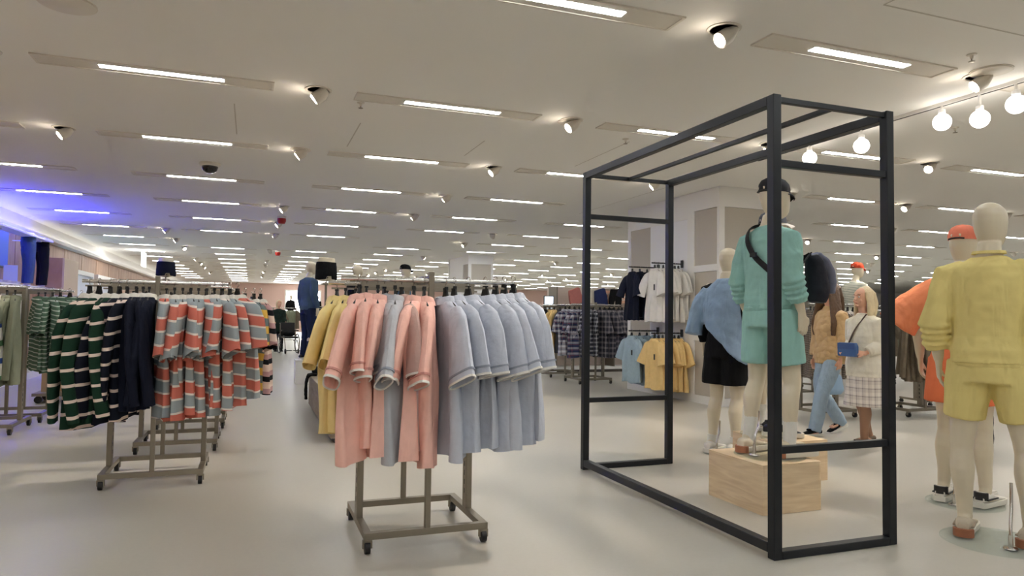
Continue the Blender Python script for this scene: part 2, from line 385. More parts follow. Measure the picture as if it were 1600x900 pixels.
# ------------------------------------------------------------------ tall black display frame
fr = thing('open_box_display', 'tall black metal open box frame around the mannequin in teal', 'display frame', (2.69, 3.10, 0))
FX, FY, FZ, T = .83, 2.31, 2.54, .055
for x in (0, FX):
    for y in (0, FY):
        MB().bb((x-T/2 if x else -T/2, y-T/2, 0), (x+T/2, y+T/2, FZ)).build('post', M_FRAME, fr, False, .003)
def fbar(a, b, name='bar'): MB().bb(a, b).build(name, M_FRAME, fr, False, .003)
h = T/2
for x in (0, FX): fbar((x-h, h, FZ-.055), (x+h, FY-h, FZ), 'top_beam')
fbar((-h, h, .03), (h, FY-h, .085), 'bottom_beam')
for y in (0, FY):
    fbar((h, y-.015, FZ-.04), (FX-h, y+.015, FZ-.008), 'crossbar')
    fbar((h, y-.02, 2.14), (FX-h, y+.02, 2.18), 'crossbar')
    fbar((h, y-.02, .565), (FX-h, y+.02, .605), 'crossbar')
    fbar((h, y-.028, .0), (FX-h, y+.028, .045), 'crossbar')
fbar((FX*.5-.014, .015, FZ-.04), (FX*.5+.014, FY-.015, FZ-.01), 'top_rail')

# ------------------------------------------------------------------ clothes racks
def rack(x0, y0, lab, cx=.66, cy=.66, H=1.49, ext=.17, rz=0, rails=('FL', 'FR', 'BL', 'BR'), gap=.03):
    t = thing('clothes_rack', lab, 'clothes rack', (x0+cx/2, y0+cy/2, 0), rz)
    a, b = cx/2, cy/2; z = .095
    mb = MB()
    for s in (-1, 1):
        mb.bb((-a-.02, s*b-.02, z-.018), (a+.02, s*b+.02, z+.018)); mb.bb((s*a-.02, -b+.02, z-.018), (s*a+.02, b-.02, z+.018))
    mb.build('base_frame', M_STEEL, t, False)
    for sx in (-1, 1):
        for sy in (-1, 1):
            w_ = MB().tube([(sx*a-.014, sy*b, .034), (sx*a+.014, sy*b, .034)], [.034, .034], 14)
            wo = w_.build('caster', M_BLACK, t)
            MB().box((sx*a, sy*b, .067), (.05, .03, .014)).bb((sx*a-.026, sy*b-.012, .03), (sx*a-.018, sy*b+.012, .07)).bb((sx*a+.018, sy*b-.012, .03), (sx*a+.026, sy*b+.012, .07)).build('fork', M_STEEL, wo, False)
    for s in (-1, 1):
        p = MB().bb((s*a-.018, -.04, z), (s*a+.018, .04, H+.03)).build('post', M_STEEL, t, False, .003)
        for k in range(6):
            MB().bb((s*a-.019, -.006, .2+k*.055), (s*a+.019, .006, .23+k*.055)).build('slot', M_BLACK, p, False)
        MB().bb((-.016, s*b-.016, z), (.016, s*b+.016, H+.05)).build('post', M_STEEL, t, False, .003)
    MB().bb((-a+.018, -.02, H-.05), (a-.018, .02, H+.03)).build('crossbar', M_STEEL, t, False)
    MB().bb((-.016, -b+.016, H-.02), (.016, b-.016, H+.03)).build('crossbar', M_STEEL, t, False)
    for s, sy in (('F', -1), ('B', 1)):
        for sx, q in (('L', -1), ('R', 1)):
            if s+sx in rails:
                MB().tube([(q*.016, sy*b, H), (q*(a+ext), sy*b, H)], .013, 12).build('rail', M_CHROME, t)
                MB().bb((q*.016, sy*b-.006, H-.04), (q*(a+ext-.02), sy*b+.006, H-.028)).build('rail_brace', M_STEEL, t, False)
    return t

# ------------------------------------------------------------------ garments
GM = {}
def garment(kind, var):
    if (kind, var) in GM: return GM[(kind, var)]
    rnd = random.Random(hash((len(kind), var, 5)))
    long_ = 'long' in kind; far = 'far' in kind; L = 1.0 if not far else .95
    n = 40 if not far else 12
    p1, p2, p3 = rnd.uniform(0, 6), rnd.uniform(0, 6), rnd.uniform(0, 6)
    lev = [(-.105, .06, .045), (-.125, .10, .05), (-.155, .15, .052), (-.19, .195, .05), (-.23, .228, .048), (-.29, .245, .045), (-.37, .245, .043), (-.46, .24, .042),
           (-.56, .24, .043), (-.68, .243, .046), (-.80, .248, .048), (-.92, .252, .05), (-L, .255, .052)]
    if far: lev = [l for i, l in enumerate(lev) if i % 2 == 0]
    rings = []
    for z, wd, t in lev:
        r = []
        amp = .02*min(1, max(0, (-z-.18)/.35))
        for k in range(n):
            th = 2*pi*k/n; c, s_ = cos(th), sin(th)
            x = wd*math.copysign(abs(c)**.7, c); y = t*math.copysign(abs(s_)**.85, s_)
            y += amp*(sin(x*24+p1+z*1.6)+.7*sin(x*43+p2-z*2.4))
            x += .012*sin(z*8+p3)*min(1, max(0, (-z-.3)/.3))
            zz = z + (.012*sin(x*18+p2) if z <= -L+.01 else 0) - abs(s_)*0
            r.append(Vector((x, y, zz)))
        rings.append(r)
    body = MB().loft(rings); cuffs = []
    for sd in (-1, 1):
        spl = rnd.uniform(-.035, .03); bend = rnd.uniform(-.02, .02)
        if long_: path = [(.14, -.18), (.2, -.25), (.262, -.38), (.305+spl, -.58), (.30+spl, -.76), (.275+spl, -.95)]; wr = [(.05, .035), (.085, .038), (.088, .036), (.072, .034), (.06, .032), (.05, .03)]
        else: path = [(.14, -.175), (.195, -.235), (.245, -.33), (.285+spl*.5, -.44), (.325+spl, -.555)]; wr = [(.045, .035), (.085, .038), (.1, .036), (.106, .037), (.112, .04)]
        n2 = 18 if not far else 8; rg = []
        C = [Vector((sd*x_, bend*i, z_)) for i, (x_, z_) in enumerate(path)]
        K = []
        for i in range(len(C)-1):
            for q in range(3 if not far else 1):
                t = q/(3 if not far else 1); K.append((C[i].lerp(C[i+1], t), tuple(u*(1-t)+v*t for u, v in zip(wr[i], wr[i+1]))))
        K.append((C[-1], wr[-1])); d = (C[-1]-C[-2]).normalized()
        def ring(c, aa, bb, dd, w=0):
            p = Vector((-dd.z, 0, dd.x))
            return [c+p*(aa*cos(2*pi*k/n2))+Vector((0, bb*sin(2*pi*k/n2)+w*sin(2.2*cos(2*pi*k/n2)+p1), 0)) for k in range(n2)]
        for i, (c, (aa, bb)) in enumerate(K):
            dd = (K[min(i+1, len(K)-1)][0]-K[max(0, i-1)][0]).normalized(); rg.append(ring(c, aa, bb, dd, .014*i/len(K)))
        wv = .014*(len(K)-1)/len(K); aa, bb = wr[-1]
        rg += [ring(C[-1], aa-.004, bb-.004, d, wv), ring(C[-1]-d*.08, aa*.8, bb*.6, d, wv)]
        body.loft(rg)
        def bandm(z0, z1, nm): return MB().loft([ring(C[-1]+d*z0, aa-.001, bb-.001, d, wv), ring(C[-1]+d*z0, aa+.004, bb+.004, d, wv), ring(C[-1]+d*z1, aa+.004, bb+.004, d, wv), ring(C[-1]+d*z1, aa-.003, bb-.003, d, wv), ring(C[-1]+d*z0, aa-.003, bb-.003, d, wv)], False).mesh(nm)
        cuffs.append(bandm(-.004, .008, 'cuff')); cuffs.append(bandm(-.045, -.034, 'cuff_band'))
    col = MB()
    col.loft([[Vector((rx*cos(2*pi*k/18), ry*sin(2*pi*k/18), z - .012*abs(sin(2*pi*k/18)))) for k in range(18)] for rx, ry, z in ((.072, .05, -.128), (.098, .068, -.132), (.09, .062, -.108), (.074, .052, -.086), (.062, .042, -.085), (.058, .04, -.115))], False)
    hang = MB().tube([(-.2, 0, -.205), (-.12, 0, -.15), (-.05, 0, -.114), (0, 0, -.1), (.05, 0, -.114), (.12, 0, -.15), (.2, 0, -.205)], [(.011, .014)]*7, 8, ref=(0, 1, 0), sub=1)
    hang.box((0, 0, -.085), (.075, .016, .07), 0, .55); hang.box((0, 0, -.045), (.028, .02, .022))
    hook = MB().tube([(0, 0, -.04), (0, 0, -.02), (.014, 0, -.012), (.019, 0, .002), (.012, 0, .017), (0, 0, .021), (-.014, 0, .014), (-.019, 0, 0)] if 1 else [], .0025, 6)
    # the hook lies across the rail (local y is the rail direction), so turn it into the local x-z plane
    GM[(kind, var)] = dict(body=body.mesh('garment'), cuffs=cuffs, collar=col.mesh('collar'), hanger=hang.mesh('hanger'), hook=hook.mesh('hook'))
    return GM[(kind, var)]
CUFFW = fabric('cuff_white', S(235, 232, 226)); COLW = fabric('collar_white', S(232, 228, 220)); M_TAGB = mat('black_tag', S(25, 25, 25), .6)
SHIRT_N = [0]
def shirt(name, label, x, y, z, a, m, kind='short', collar=None, cuff=None, band=None, group=None, cat='shirt', parts=True, sz=1.0, sxw=1.0, tagm=None):
    """a: degrees; near shoulder points to (-sin a, -cos a)"""
    SHIRT_N[0] += 1; a += random.uniform(-3, 3); sz *= random.uniform(.97, 1.03); y += random.uniform(-.012, .012)
    g = garment(kind, SHIRT_N[0] % 4)
    o = put(name, g['body'], m); o.location = (x, y, z)
    o.rotation_euler = (0, 0, atan2(-cos(radians(a)), -sin(radians(a)))); o.scale = (sxw, 1, sz)
    tag(o, label, cat, group)
    if parts:
        put('collar', g['collar'], collar or m, o)
        hg = put('hanger', g['hanger'], M_BLACK, o); put('hook', g['hook'], M_CHROME, hg)
        if cuff:
            for c in (g['cuffs'][0], g['cuffs'][2]): put('cuff', c, cuff, o)
        if band:
            for c in (g['cuffs'][1], g['cuffs'][3]): put('cuff_band', c, band, o)
        if tagm:
            MB().box((.1, -.07, -.42), (.035, .004, .1)).build('price_tag', M_TAGB, o, False)
    return o

# --- nearest rack (pink, grey, yellow and pale blue polos)
rack(.62, 3.87, 'steel four-way clothes rack with pink, grey and blue polos, nearest the camera')
PINK = fabric('pink_pique', S(245, 194, 180)); GREYB = fabric('blue_grey_pique', S(188, 191, 198)); BLUE = fabric('pale_blue_pique', S(196, 201, 214))
YEL = fabric('butter_pique', S(246, 222, 156)); MAUVE = fabric('mauve_pique', S(196, 166, 158)); NAVY = fabric('navy_jersey', S(24, 28, 44)); CHAR = fabric('charcoal_jersey', S(72, 72, 78))
PBAND = fabric('pink_band', S(210, 150, 140)); BBAND = fabric('grey_band', S(150, 156, 170)); PEACH = fabric('peach_pique', S(244, 208, 160))
fl = [(.55, PINK, 'pink', 22), (.59, PINK, 'pink', 12), (.65, PINK, 'pink', 10), (.695, GREYB, 'blue-grey', -4), (.745, GREYB, 'blue-grey', 10), (.79, MAUVE, 'mauve', -2), (.85, PINK, 'pink', 24), (.91, PINK, 'pink', 4)]
for i, (x, m_, nm, a_) in enumerate(fl):
    shirt('polo_shirt', '%s polo, %s from the left on the front rail of the nearest rack' % (nm, ORD[i]), x, 3.87+(.05 if i in (3, 5) else 0), 1.49, a_, m_,
          cuff=CUFFW, band=PBAND if m_ is PINK else (BBAND if m_ is GREYB else None), group='polos on the nearest rack', sz=(.95, .9, .94, .9, .96, .92, .95, .99)[i])
for i, x in enumerate((1.035, 1.085, 1.17, 1.275, 1.335, 1.39, 1.445)):
    shirt('polo_shirt', 'pale blue polo with white cuff edge, %s from the post on the nearest rack' % ORD[i], x, 3.87, 1.49+.004*i, (-8, -14, -20, -24, -22, -20, -20)[i], BLUE,
          cuff=CUFFW, band=BBAND, group='polos on the nearest rack', sz=(.97, .96, .95, .95, .94, .93, .92)[i])
for i, (x, m_, nm) in enumerate(((.505, YEL, 'butter yellow'), (.56, YEL, 'butter yellow'), (.62, YEL, 'butter yellow'), (.76, NAVY, 'navy'), (.82, YEL, 'butter yellow'), (.88, YEL, 'butter yellow'))):
    shirt('polo_shirt', '%s polo, %s from the left on the back rail of the nearest rack' % (nm, ORD[i]), x, 4.53, 1.49, (18, 14, 10, 8, 6, 5)[i], m_, group='polos on the nearest rack', sz=.9)

# --- left rack with rugby shirts and coral striped polos
CREAM_, GRN, NVY, CORAL, SLATE, PINKL = S(236, 216, 204), S(28, 56, 42), S(22, 26, 38), S(212, 120, 104), S(158, 168, 172), S(235, 225, 215)
RUGG = stripes('rugby_green', [(.8, GRN), (.2, CREAM_)], .105); RUGN = stripes('rugby_navy', [(.8, NVY), (.2, CREAM_)], .105)
COR = stripes('coral_stripe', [(.42, CORAL), (.08, PINKL), (.42, SLATE), (.08, PINKL)], .19)
YST = stripes('yellow_stripe', [(.5, S(232, 190, 90)), (.5, S(112, 126, 126))], .14); CBL = stripes('cream_black', [(.4, S(230, 205, 190)), (.3, S(24, 24, 28)), (.3, S(190, 150, 150))], .16)
rack(-.99, 5.82, 'steel clothes rack with dark rugby shirts and coral striped polos', H=1.51, ext=.16)
bl = [(-1.10, RUGG, 'green and cream striped'), (-1.04, RUGG, 'green and cream striped'), (-.97, RUGG, 'green and cream striped'), (-.91, RUGN, 'navy and cream striped'), (-.86, RUGN, 'navy and cream striped'), (-.80, NAVY, 'plain navy'), (-.755, NAVY, 'plain navy'), (-.715, NAVY, 'plain navy')]
for i, (x, m_, nm) in enumerate(bl):
    shirt('rugby_shirt', '%s rugby shirt with white collar, %s from the left on its rack' % (nm, ORD[i]), x, 5.82, 1.51, (20, 26, 12, 18, 8, 8, 4, 0)[i], m_, 'long', collar=COLW, group='dark rugby shirts', sz=(1.02, 1, 1, .99, .98, .93, .92, .92)[i])
br = [-.60, -.545, -.49, -.435, -.38, -.325, -.27, -.215, -.16, -.105]
for i, x in enumerate(br):
    shirt('polo_shirt', 'coral and grey striped polo with pale collar, %s from the left on its rack' % ORD[i], x, 5.82, 1.51, (-2, -12, -4, -14, -8, -16, -14, -24, -26, -36)[i], COR, 'short', collar=COLW, group='coral striped polos', sz=(1.0, .98, 1.02, .97, .96, .96, .94, .93, .9, .85)[i])
rack(-.95, 7.15, 'steel clothes rack behind the coral striped polos', H=1.51, ext=.14)
for i, (x, m_, nm) in enumerate(((-.55, COR, 'coral and grey striped'), (-.35, YST, 'yellow and grey striped'), (-.18, COR, 'coral and grey striped'), (-.06, YST, 'yellow and grey striped'), (.02, YST, 'yellow and grey striped'), (.08, CBL, 'cream and black striped'))):
    shirt('polo_shirt', '%s polo, %s from the left on the rack behind the coral polos' % (nm, ORD[i]), x, 7.15, 1.51, -25, m_, 'short', collar=COLW, group='striped polos on the rear left rack', sz=.98)
for i, x in enumerate((-1.0, -.9, -.8, -.7)):
    shirt('rugby_shirt', 'dark green rugby shirt, %s from the left on the rear rack' % ORD[i], x, 7.15, 1.51, 25, RUGG, 'long', collar=COLW, group='rugby shirts on the rear rack')
rack(-.93, 8.5, 'third steel clothes rack in the line behind the coral polos', H=1.51, ext=.14)
for i, x in enumerate((-.3, -.2, -.1, 0, .08)):
    shirt('polo_shirt', 'cream and green striped polo, %s from the left on the third rack' % ORD[i], x, 8.5, 1.51, -25, stripes('cream_green', [(.55, S(226, 214, 190)), (.45, S(40, 84, 58))], .3) if i > 2 else CBL, 'short', collar=COLW, group='polos on the third left rack')
# --- far left rack with sage and green striped shirts
GST = stripes('fine_green_stripe', [(.74, S(84, 110, 92)), (.26, S(186, 196, 184))], .05, .004); SAGE = fabric('sage_jersey', S(134, 138, 118)); WBG = stripes('white_blue_green', [(.34, S(232, 230, 226)), (.16, S(52, 78, 150)), (.34, S(232, 230, 226)), (.16, S(88, 130, 92))], .36)
rack(-2.96, 8.6, 'steel clothes rack with green striped and sage shirts at the left edge', H=1.53, ext=.1)
rack(-2.9, 9.45, 'steel clothes rack behind the sage shirts at the left edge', H=1.53, ext=.16)
for i, (x, m_, nm, a) in enumerate(((-2.52, WBG, 'white, blue and green striped', 5), (-2.45, WBG, 'white, blue and green striped', -5))):
    shirt('shirt', '%s long shirt, %s from the left edge' % (nm, ORD[i]), x, 8.6, 1.53, a, m_, 'long', collar=COLW, group='shirts at the left edge')
for i, (x, a) in enumerate(((-2.37, -8), (-2.30, -14))):
    shirt('shirt', 'plain sage long-sleeved shirt, %s from the left' % ORD[i], x, 8.6, 1.53, a, SAGE, 'long', group='sage shirts')
for i, (x, a) in enumerate(((-2.30, -20), (-2.23, -22), (-2.15, -25), (-2.07, -38), (-1.97, -62))):
    shirt('polo_shirt', 'green and white fine striped polo, %s from the left' % ORD[i], x, 9.45-.02*i, 1.53, a, GST, 'short', group='fine striped green polos', sz=.92)
for i in range(4):
    shirt('polo_shirt', 'dark polo on a black hanger, %s from the front behind the green polos' % ORD[i], -2.0+.07*i, 10.11, 1.53, -50, NAVY, 'short', group='dark polos behind the green polos', sz=.85)

# ------------------------------------------------------------------ figures
TORSO = [(.90, .155, .10, -.01), (.96, .168, .115, -.012), (1.03, .16, .108, -.005), (1.11, .142, .095, 0), (1.19, .146, .1, .004), (1.28, .162, .112, .008), (1.37, .178, .115, .004), (1.44, .183, .105, -.004), (1.49, .155, .085, -.01), (1.525, .095, .066, -.012), (1.56, .06, .056, -.004), (1.63, .054, .057, .018)]
def ell(z, rx, ry, cy, n=24, cx=0, pw=.9, tilt=0):
    return [Vector((cx+rx*math.copysign(abs(cos(2*pi*k/n))**pw, cos(2*pi*k/n)), cy+ry*math.copysign(abs(sin(2*pi*k/n))**pw, sin(2*pi*k/n)), z+tilt*cos(2*pi*k/n))) for k in range(n)]
def POSE(**kw):
    P = dict(aR=[(.185, -.01, 1.46), (.235, -.035, 1.19), (.255, .03, .95)], aL=[(-.185, -.01, 1.46), (-.235, -.035, 1.19), (-.255, .03, .95)],
             hR=(0, .12, -1), hL=(0, .12, -1), lR=[(.088, 0, .93), (.098, .02, .50), (.10, -.02, .085)], lL=[(-.088, 0, .93), (-.098, .02, .50), (-.10, -.02, .085)],
             head=0, female=0, fR=0, fL=0, curl=.35)
    P.update(kw); return P
def head_mb(mb, yaw, face=False):
    R = Matrix.Rotation(-yaw, 3, 'Z'); o = Vector((0, .012 if face else .035, 0))
    prof = [(1.615, .040, .045, .02), (1.635, .052, .066, .026), (1.66, .060, .082, .026), (1.70, .069, .094, .018), (1.745, .0745, .101, .010), (1.785, .074, .1, .005), (1.815, .064, .086, .0), (1.838, .043, .06, -.002), (1.85, .018, .025, -.003)]
    hs_ = 1.0 if face else 1.1
    mb.loft([[R @ p + o for p in ell(1.85+(z-1.85)*(1 if face else 1.04), a*hs_, b*hs_, c, 22, pw=1)] for z, a, b, c in prof])
    if face:   # brow, nose, lips, chin, ears
        def P(*p): return R @ Vector(p)+o
        mb.tube([P(0, .105, 1.745), P(0, .122, 1.72), P(0, .131, 1.703)], [(.008, .009), (.011, .012), (.016, .011)], 8)
        mb.ball(P(0, .107, 1.668), (.022, .012, .009)); mb.ball(P(0, .1, 1.632), (.022, .018, .014)); mb.tube([P(-.045, .092, 1.762), P(0, .108, 1.762), P(.045, .092, 1.762)], .009, 8)
        for s in (-1, 1):
            mb.ball(P(s*.04, .088, 1.69), (.02, .014, .02)); mb.ball(P(s*.075, .0, 1.715), (.008, .02, .031))
def hand_mb(mb, wr, d, side, curl, palm_n):
    wr = Vector(wr); d = Vector(d).normalized(); n_ = Vector(palm_n); n_ = (n_-d*n_.dot(d)).normalized(); wv = d.cross(n_)
    wv = wv if wv.y > 0 else -wv         # the thumb side looks forward
    mb.tube([wr-d*.02, wr+d*.03, wr+d*.07, wr+d*.095], [(.026, .02), (.034, .017), (.041, .015), (.04, .012)], 12, ref=wv)
    for k, (off, ln) in enumerate(((.031, .072), (.0105, .082), (-.0105, .077), (-.031, .06))):
        b = wr+d*(.09-abs(off)*.15)+wv*off
        c = curl*(1+.25*k)
        p1 = b+(d*cos(c*.5)+n_*sin(c*.5)+wv*off*1.2)*ln*.45; p2 = p1+(d*cos(c*1.3)+n_*sin(c*1.3))*ln*.32; p3 = p2+(d*cos(c*2.0)+n_*sin(c*2.0))*ln*.26
        mb.tube([b-d*.015, b, p1, p2, p3], [.0095, .0093, .0088, .008, .0065], 8)
    b = wr+d*.03+wv*.03
    mb.tube([b-wv*.015, b+wv*.012+d*.02, b+wv*.024+d*.048+n_*.012, b+wv*.024+d*.07+n_*.022], [.013, .0125, .010, .0075], 8)
def body_mesh(P, vox=.0065, hands=True, face=False, feet=True, head=True):
    mb = MB(); fm = P['female']
    mb.loft([ell(z, a*(1-.1*fm if z > 1.05 else 1), b, c) for z, a, b, c in TORSO])
    if head: head_mb(mb, P['head'], face)
    for s, k in ((1, 'R'), (-1, 'L')):
        a = [Vector(p) for p in P['a'+k]]; g = 1-.14*fm
        mb.tube([a[0]+Vector((-s*.05, 0, .005)), a[0], a[0].lerp(a[1], .45), a[1], a[1].lerp(a[2], .3), a[1].lerp(a[2], .75), a[2]], [.05*g, .054*g, .047*g, .039*g, .041*g, .032*g, (.025*g, .022*g)], 14, sub=3)
        if hands: hand_mb(mb, a[2], P['h'+k], s, P['curl'], P.get('n'+k, (-s, .15, 0)))
        l = [Vector(p) for p in P['l'+k]]
        mb.tube([l[0]+Vector((0, 0, .05)), l[0], l[0].lerp(l[1], .45), l[1].lerp(l[0], .08), l[1].lerp(l[2], .08), l[1].lerp(l[2], .32)+Vector((0, -.018, 0)), l[1].lerp(l[2], .72), l[2]], [.088, .094, .082, .06, .056, .061, .043, .036], 16, sub=3)
        if feet:
            f = P['f'+k]; R = Matrix.Rotation(-f, 3, 'Z')
            mb.tube([l[2]+Vector((0, 0, .03)), l[2]+R @ Vector((0, -.02, -.04)), l[2]+R @ Vector((0, .06, -.045)), l[2]+R @ Vector((0, .15, -.06))], [.036, (.036, .035), (.04, .03), (.035, .018)], 12, ref=(1, 0, 0), sub=2)
    return skin(mb, 'body', vox, 3)
def top_mesh(P, off=.022, hem=.93, sleeve=1.0, name='sweatshirt', fold=.014, bunch=0, wide=.0, neck=1.545, vox=.0075, flare=0, swell=.01):
    """sweatshirt / jacket: torso shell with both sleeves"""
    mb = MB(); fm = P['female']; R = []
    zs = [hem, hem+.035, hem+.07]+[z for z, *_ in TORSO if hem+.1 < z < neck-.005]+[neck]
    def tor(z):
        for (z0, a0, b0, c0), (z1, a1, b1, c1) in zip(TORSO, TORSO[1:]):
            if z0 <= z <= z1:
                t = (z-z0)/(z1-z0); return a0+(a1-a0)*t, b0+(b1-b0)*t, c0+(c1-c0)*t
        return TORSO[0][1:] if z < TORSO[0][0] else TORSO[-1][1:]
    for z in zs:
        a, b, c = tor(z); a *= (1-.1*fm if z > 1.05 else 1)
        k = max(0, min(1, (1.42-z)/.35)); a = max(a, .152*k); b = max(b, .104*k)
        e = off+wide*k+flare*max(0, (1.15-z))+(swell if hem+.06 < z < 1.3 else 0)
        if z > 1.5: e = min(e, .014)
        R.append(ell(z, a+e, b+e, c))
    mb.loft(R)
    for s, k in ((1, 'R'), (-1, 'L')):
        a = [Vector(p) for p in P['a'+k]]; pts = [a[0]+Vector((-s*.05, 0, 0)), a[0], a[0].lerp(a[1], .5), a[1]]; rr = [.06+off*.7, .06+off*.8, .056+off, .05+off]
        nb = 9
        if sleeve > .5:
            end = (sleeve-.5)*2
            for i in range(1, nb+1):
                t = i/nb; pts.append(a[1].lerp(a[2], t*end)); r = .05+off-.017*t*end
                if bunch and t < .8: r += bunch*(1 if i % 2 else -.7)
                if t > .86: r -= .006
                rr.append(r)
        else:
            pts = pts[:3]+[a[0].lerp(a[1], sleeve*2)]; rr[-1] = .065+off
        mb.tube(pts, rr, 16)
    return skin(mb, name, vox, 2, fold, .11)
def shorts_mesh(P, end=.75, off=.03, name='shorts', top=1.03, flare=.02, fold=.012, vox=.009):
    mb = MB()
    mb.loft([ell(z, a, b, -.01) for z, a, b in ((.86, .16+off, .115+off*.6), (.92, .172+off*.8, .118+off*.6), (.98, .168+off*.6, .115+off*.5), (top, .158+off*.4, .108+off*.4))])
    for k in 'RL':
        l = [Vector(p) for p in P['l'+k]]; e = l[0].lerp(l[1], end)
        mb.tube([l[0]+Vector((0, 0, .03)), l[0].lerp(l[1], .2), l[0].lerp(l[1], .5*end+.1), e], [.098+off*.6, .1+off*.8, .092+off+flare*.5, .085+off+flare], 18)
    return skin(mb, name, vox, 3, fold)
def trousers_mesh(P, off=.018, name='trousers', hem=.035, vox=.009, top=1.05, fold=.016):
    mb = MB()
    mb.loft([ell(z, a, b, -.01) for z, a, b in ((.86, .165+off*.5, .115+off*.5), (.92, .17+off*.6, .118+off*.6), (.98, .168+off*.5, .112+off*.5), (top, .15+off*.5, .104+off*.4))])
    for k in 'RL':
        l = [Vector(p) for p in P['l'+k]]; d = (l[2]-l[1]).normalized()
        mb.tube([l[0]+Vector((0, 0, .03)), l[0].lerp(l[1], .4), l[1], l[1].lerp(l[2], .5), l[2]+d*hem], [.095+off, .085+off, .063+off, .06+off, .052+off], 18, sub=3)
    return skin(mb, name, vox, 3, fold, .1)
SHOE = {}
def shoe(parent, an, f, upper, sole, heel=None, stripe=None, hi=1.0, scale=1.0, low=False):
    key = 'shoe'
    if key not in SHOE:
        prof = [(-.085, .026, .075), (-.07, .036, .092), (-.03, .039, .098), (.02, .04, .088), (.06, .043, .072), (.11, .048, .056), (.155, .045, .046), (.185, .033, .036), (.2, .012, .026)]
        up_, so = [], []
        for y, wd, hh in prof:
            up_.append([Vector((wd*.97*math.copysign(abs(cos(2*pi*k/16))**.6, cos(2*pi*k/16)), y, .03+(hh-.03)*(.5+.5*sin(2*pi*k/16)))) for k in range(16)])
            w2 = wd+.006; so.append([Vector((w2*a, y+(.006 if y > .15 else (-.008 if y < -.05 else 0)), z)) for a, z in ((-.9, 0), (.9, 0), (1, .01), (1, .034), (-1, .034), (-1, .01))])
        SHOE[key] = (MB().loft(up_).mesh('shoe'), MB().loft(so).mesh('sole'),
                     MB().loft([[Vector((w_*cos(pi*k/8-pi), y, z)) for k in range(9)] for y, w_, z in ()] or [[Vector((.04*sin(pi*(k/10-.5)), -.055-.036*cos(pi*(k/10-.5)), z)) for k in range(11)]+[Vector((.03*sin(pi*(.5-k/10)), -.05-.02*cos(pi*(.5-k/10)), z)) for k in range(11)] for z in (.05, .098)]).mesh('heel_tab'),
                     MB().bb((-.0465, -.07, .05), (.0465, .06, .058)).mesh('side_stripe'), MB().bb((-.02, .03, .078), (.02, .1, .09)).box((0, .065, .074), (.05, .07, .012)).mesh('laces'))
    o = put('shoe', SHOE[key][0], upper, parent); o.location = (an[0], an[1], an[2]-.085); o.rotation_euler = (0, 0, -f); o.scale = (scale*1.08, scale*1.08, hi)
    put('sole', SHOE[key][1], sole, o)
    if heel:
        h_ = put('heel_tab', SHOE[key][2], heel, o)
        if low: h_.location = (0, -.006, -.046); h_.scale = (1.17, 1.1, .9)
    if stripe: put('side_stripe', SHOE[key][3], stripe, o)
    put('laces', SHOE[key][4], upper, o)
    return o
def sock(parent, an, kn, m, hgt=.2):
    a, k = Vector(an), Vector(kn)
    MB().tube([a+Vector((0, 0, -.04)), a, a.lerp(k, hgt*.6), a.lerp(k, hgt)], [.041, .042, .045, .049], 16).build('sock', m, parent)
def cap(parent, yaw, m, z=0, brim=None):
    t = MB().loft([ell(zz+.004, a*1.06, b*1.06, c, 22, pw=1) for zz, a, b, c in ((1.765, .083, .108, .018), (1.79, .084, .109, .016), (1.82, .079, .103, .014), (1.848, .062, .083, .01), (1.864, .036, .05, .006), (1.87, .01, .014, .005))])
    o = t.build('cap', m, parent); o.rotation_euler = (0, 0, -yaw); o.location = (0, .022, z)
    R = []
    for y, wd, zz in ((.1, .076, 1.775), (.135, .074, 1.772), (.165, .062, 1.762), (.19, .036, 1.75), (.198, .012, 1.745)):
        n_ = 9; top = [Vector((wd*(2*k/(n_-1)-1), y-.03*abs(2*k/(n_-1)-1), zz-.02*(2*k/(n_-1)-1)**2)) for k in range(n_)]
        R.append(top+[p-Vector((0, 0, .005)) for p in reversed(top)])
    MB().loft(R).build('brim', brim or m, o)
    # dark crescent of the strap opening at the back
    MB().tube([(.05, -.082, 1.772), (.025, -.094, 1.776), (0, -.097, 1.777), (-.025, -.094, 1.776), (-.05, -.082, 1.772)], .006, 8).build('strap', M_BLACK, o)
    MB().ball((0, -.088, 1.795), (.036, .0085, .02)).build('strap_opening', M_MANN, o)
    MB().ball((0, .005, 1.871), .007).build('button', m, o)
    return o
def base_plate(parent, r=.2, rod=(-.02, -.12), hgt=.3, c=(0, 0)):
    MB().lathe([(r-.004, 0), (r, .002), (r, .008), (r-.004, .01)], 40, (c[0], c[1], 0)).build('base_plate', glass_mat(), parent)
    x, y = rod
    MB().lathe([(.035, .01), (.033, .016), (.012, .02), (.01, .08)], 16, (x, y, 0)).tube([(x, y, .06), (x, y+.01, .14), (x, y+.045, .2), (x, y+.05, hgt)], .008, 10).build('support_rod', M_CHROME, parent)
def lift(P, dz):
    Q = dict(P)
    for k in ('aR', 'aL', 'lR', 'lL'): Q[k] = [(p[0], p[1], p[2]+dz) for p in P[k]]
    return Q
def plinth(x0, y0, x1, y1, h, lab, m=None, panels=True):
    t = thing('display_plinth', lab, 'plinth', ((x0+x1)/2, (y0+y1)/2, 0)); a, b = (x1-x0)/2, (y1-y0)/2
    m = m or M_PLY
    MB().bb((-a+.015, -b+.015, 0), (a-.015, b-.015, h-.012)).build('core', m, t, False)
    for s in (-1, 1):
        MB().bb((s*a, -b, 0), (s*(a-.015), b, h-.012)).build('side_panel', m, t, False, .001)
        MB().bb((-a+.0155, s*b, 0), (a-.0155, s*(b-.015), h-.012)).build('side_panel', m, t, False, .001)
    MB().bb((-a, -b, h-.0115), (a, b, h)).build('top_panel', m, t, False, .001)
    return t

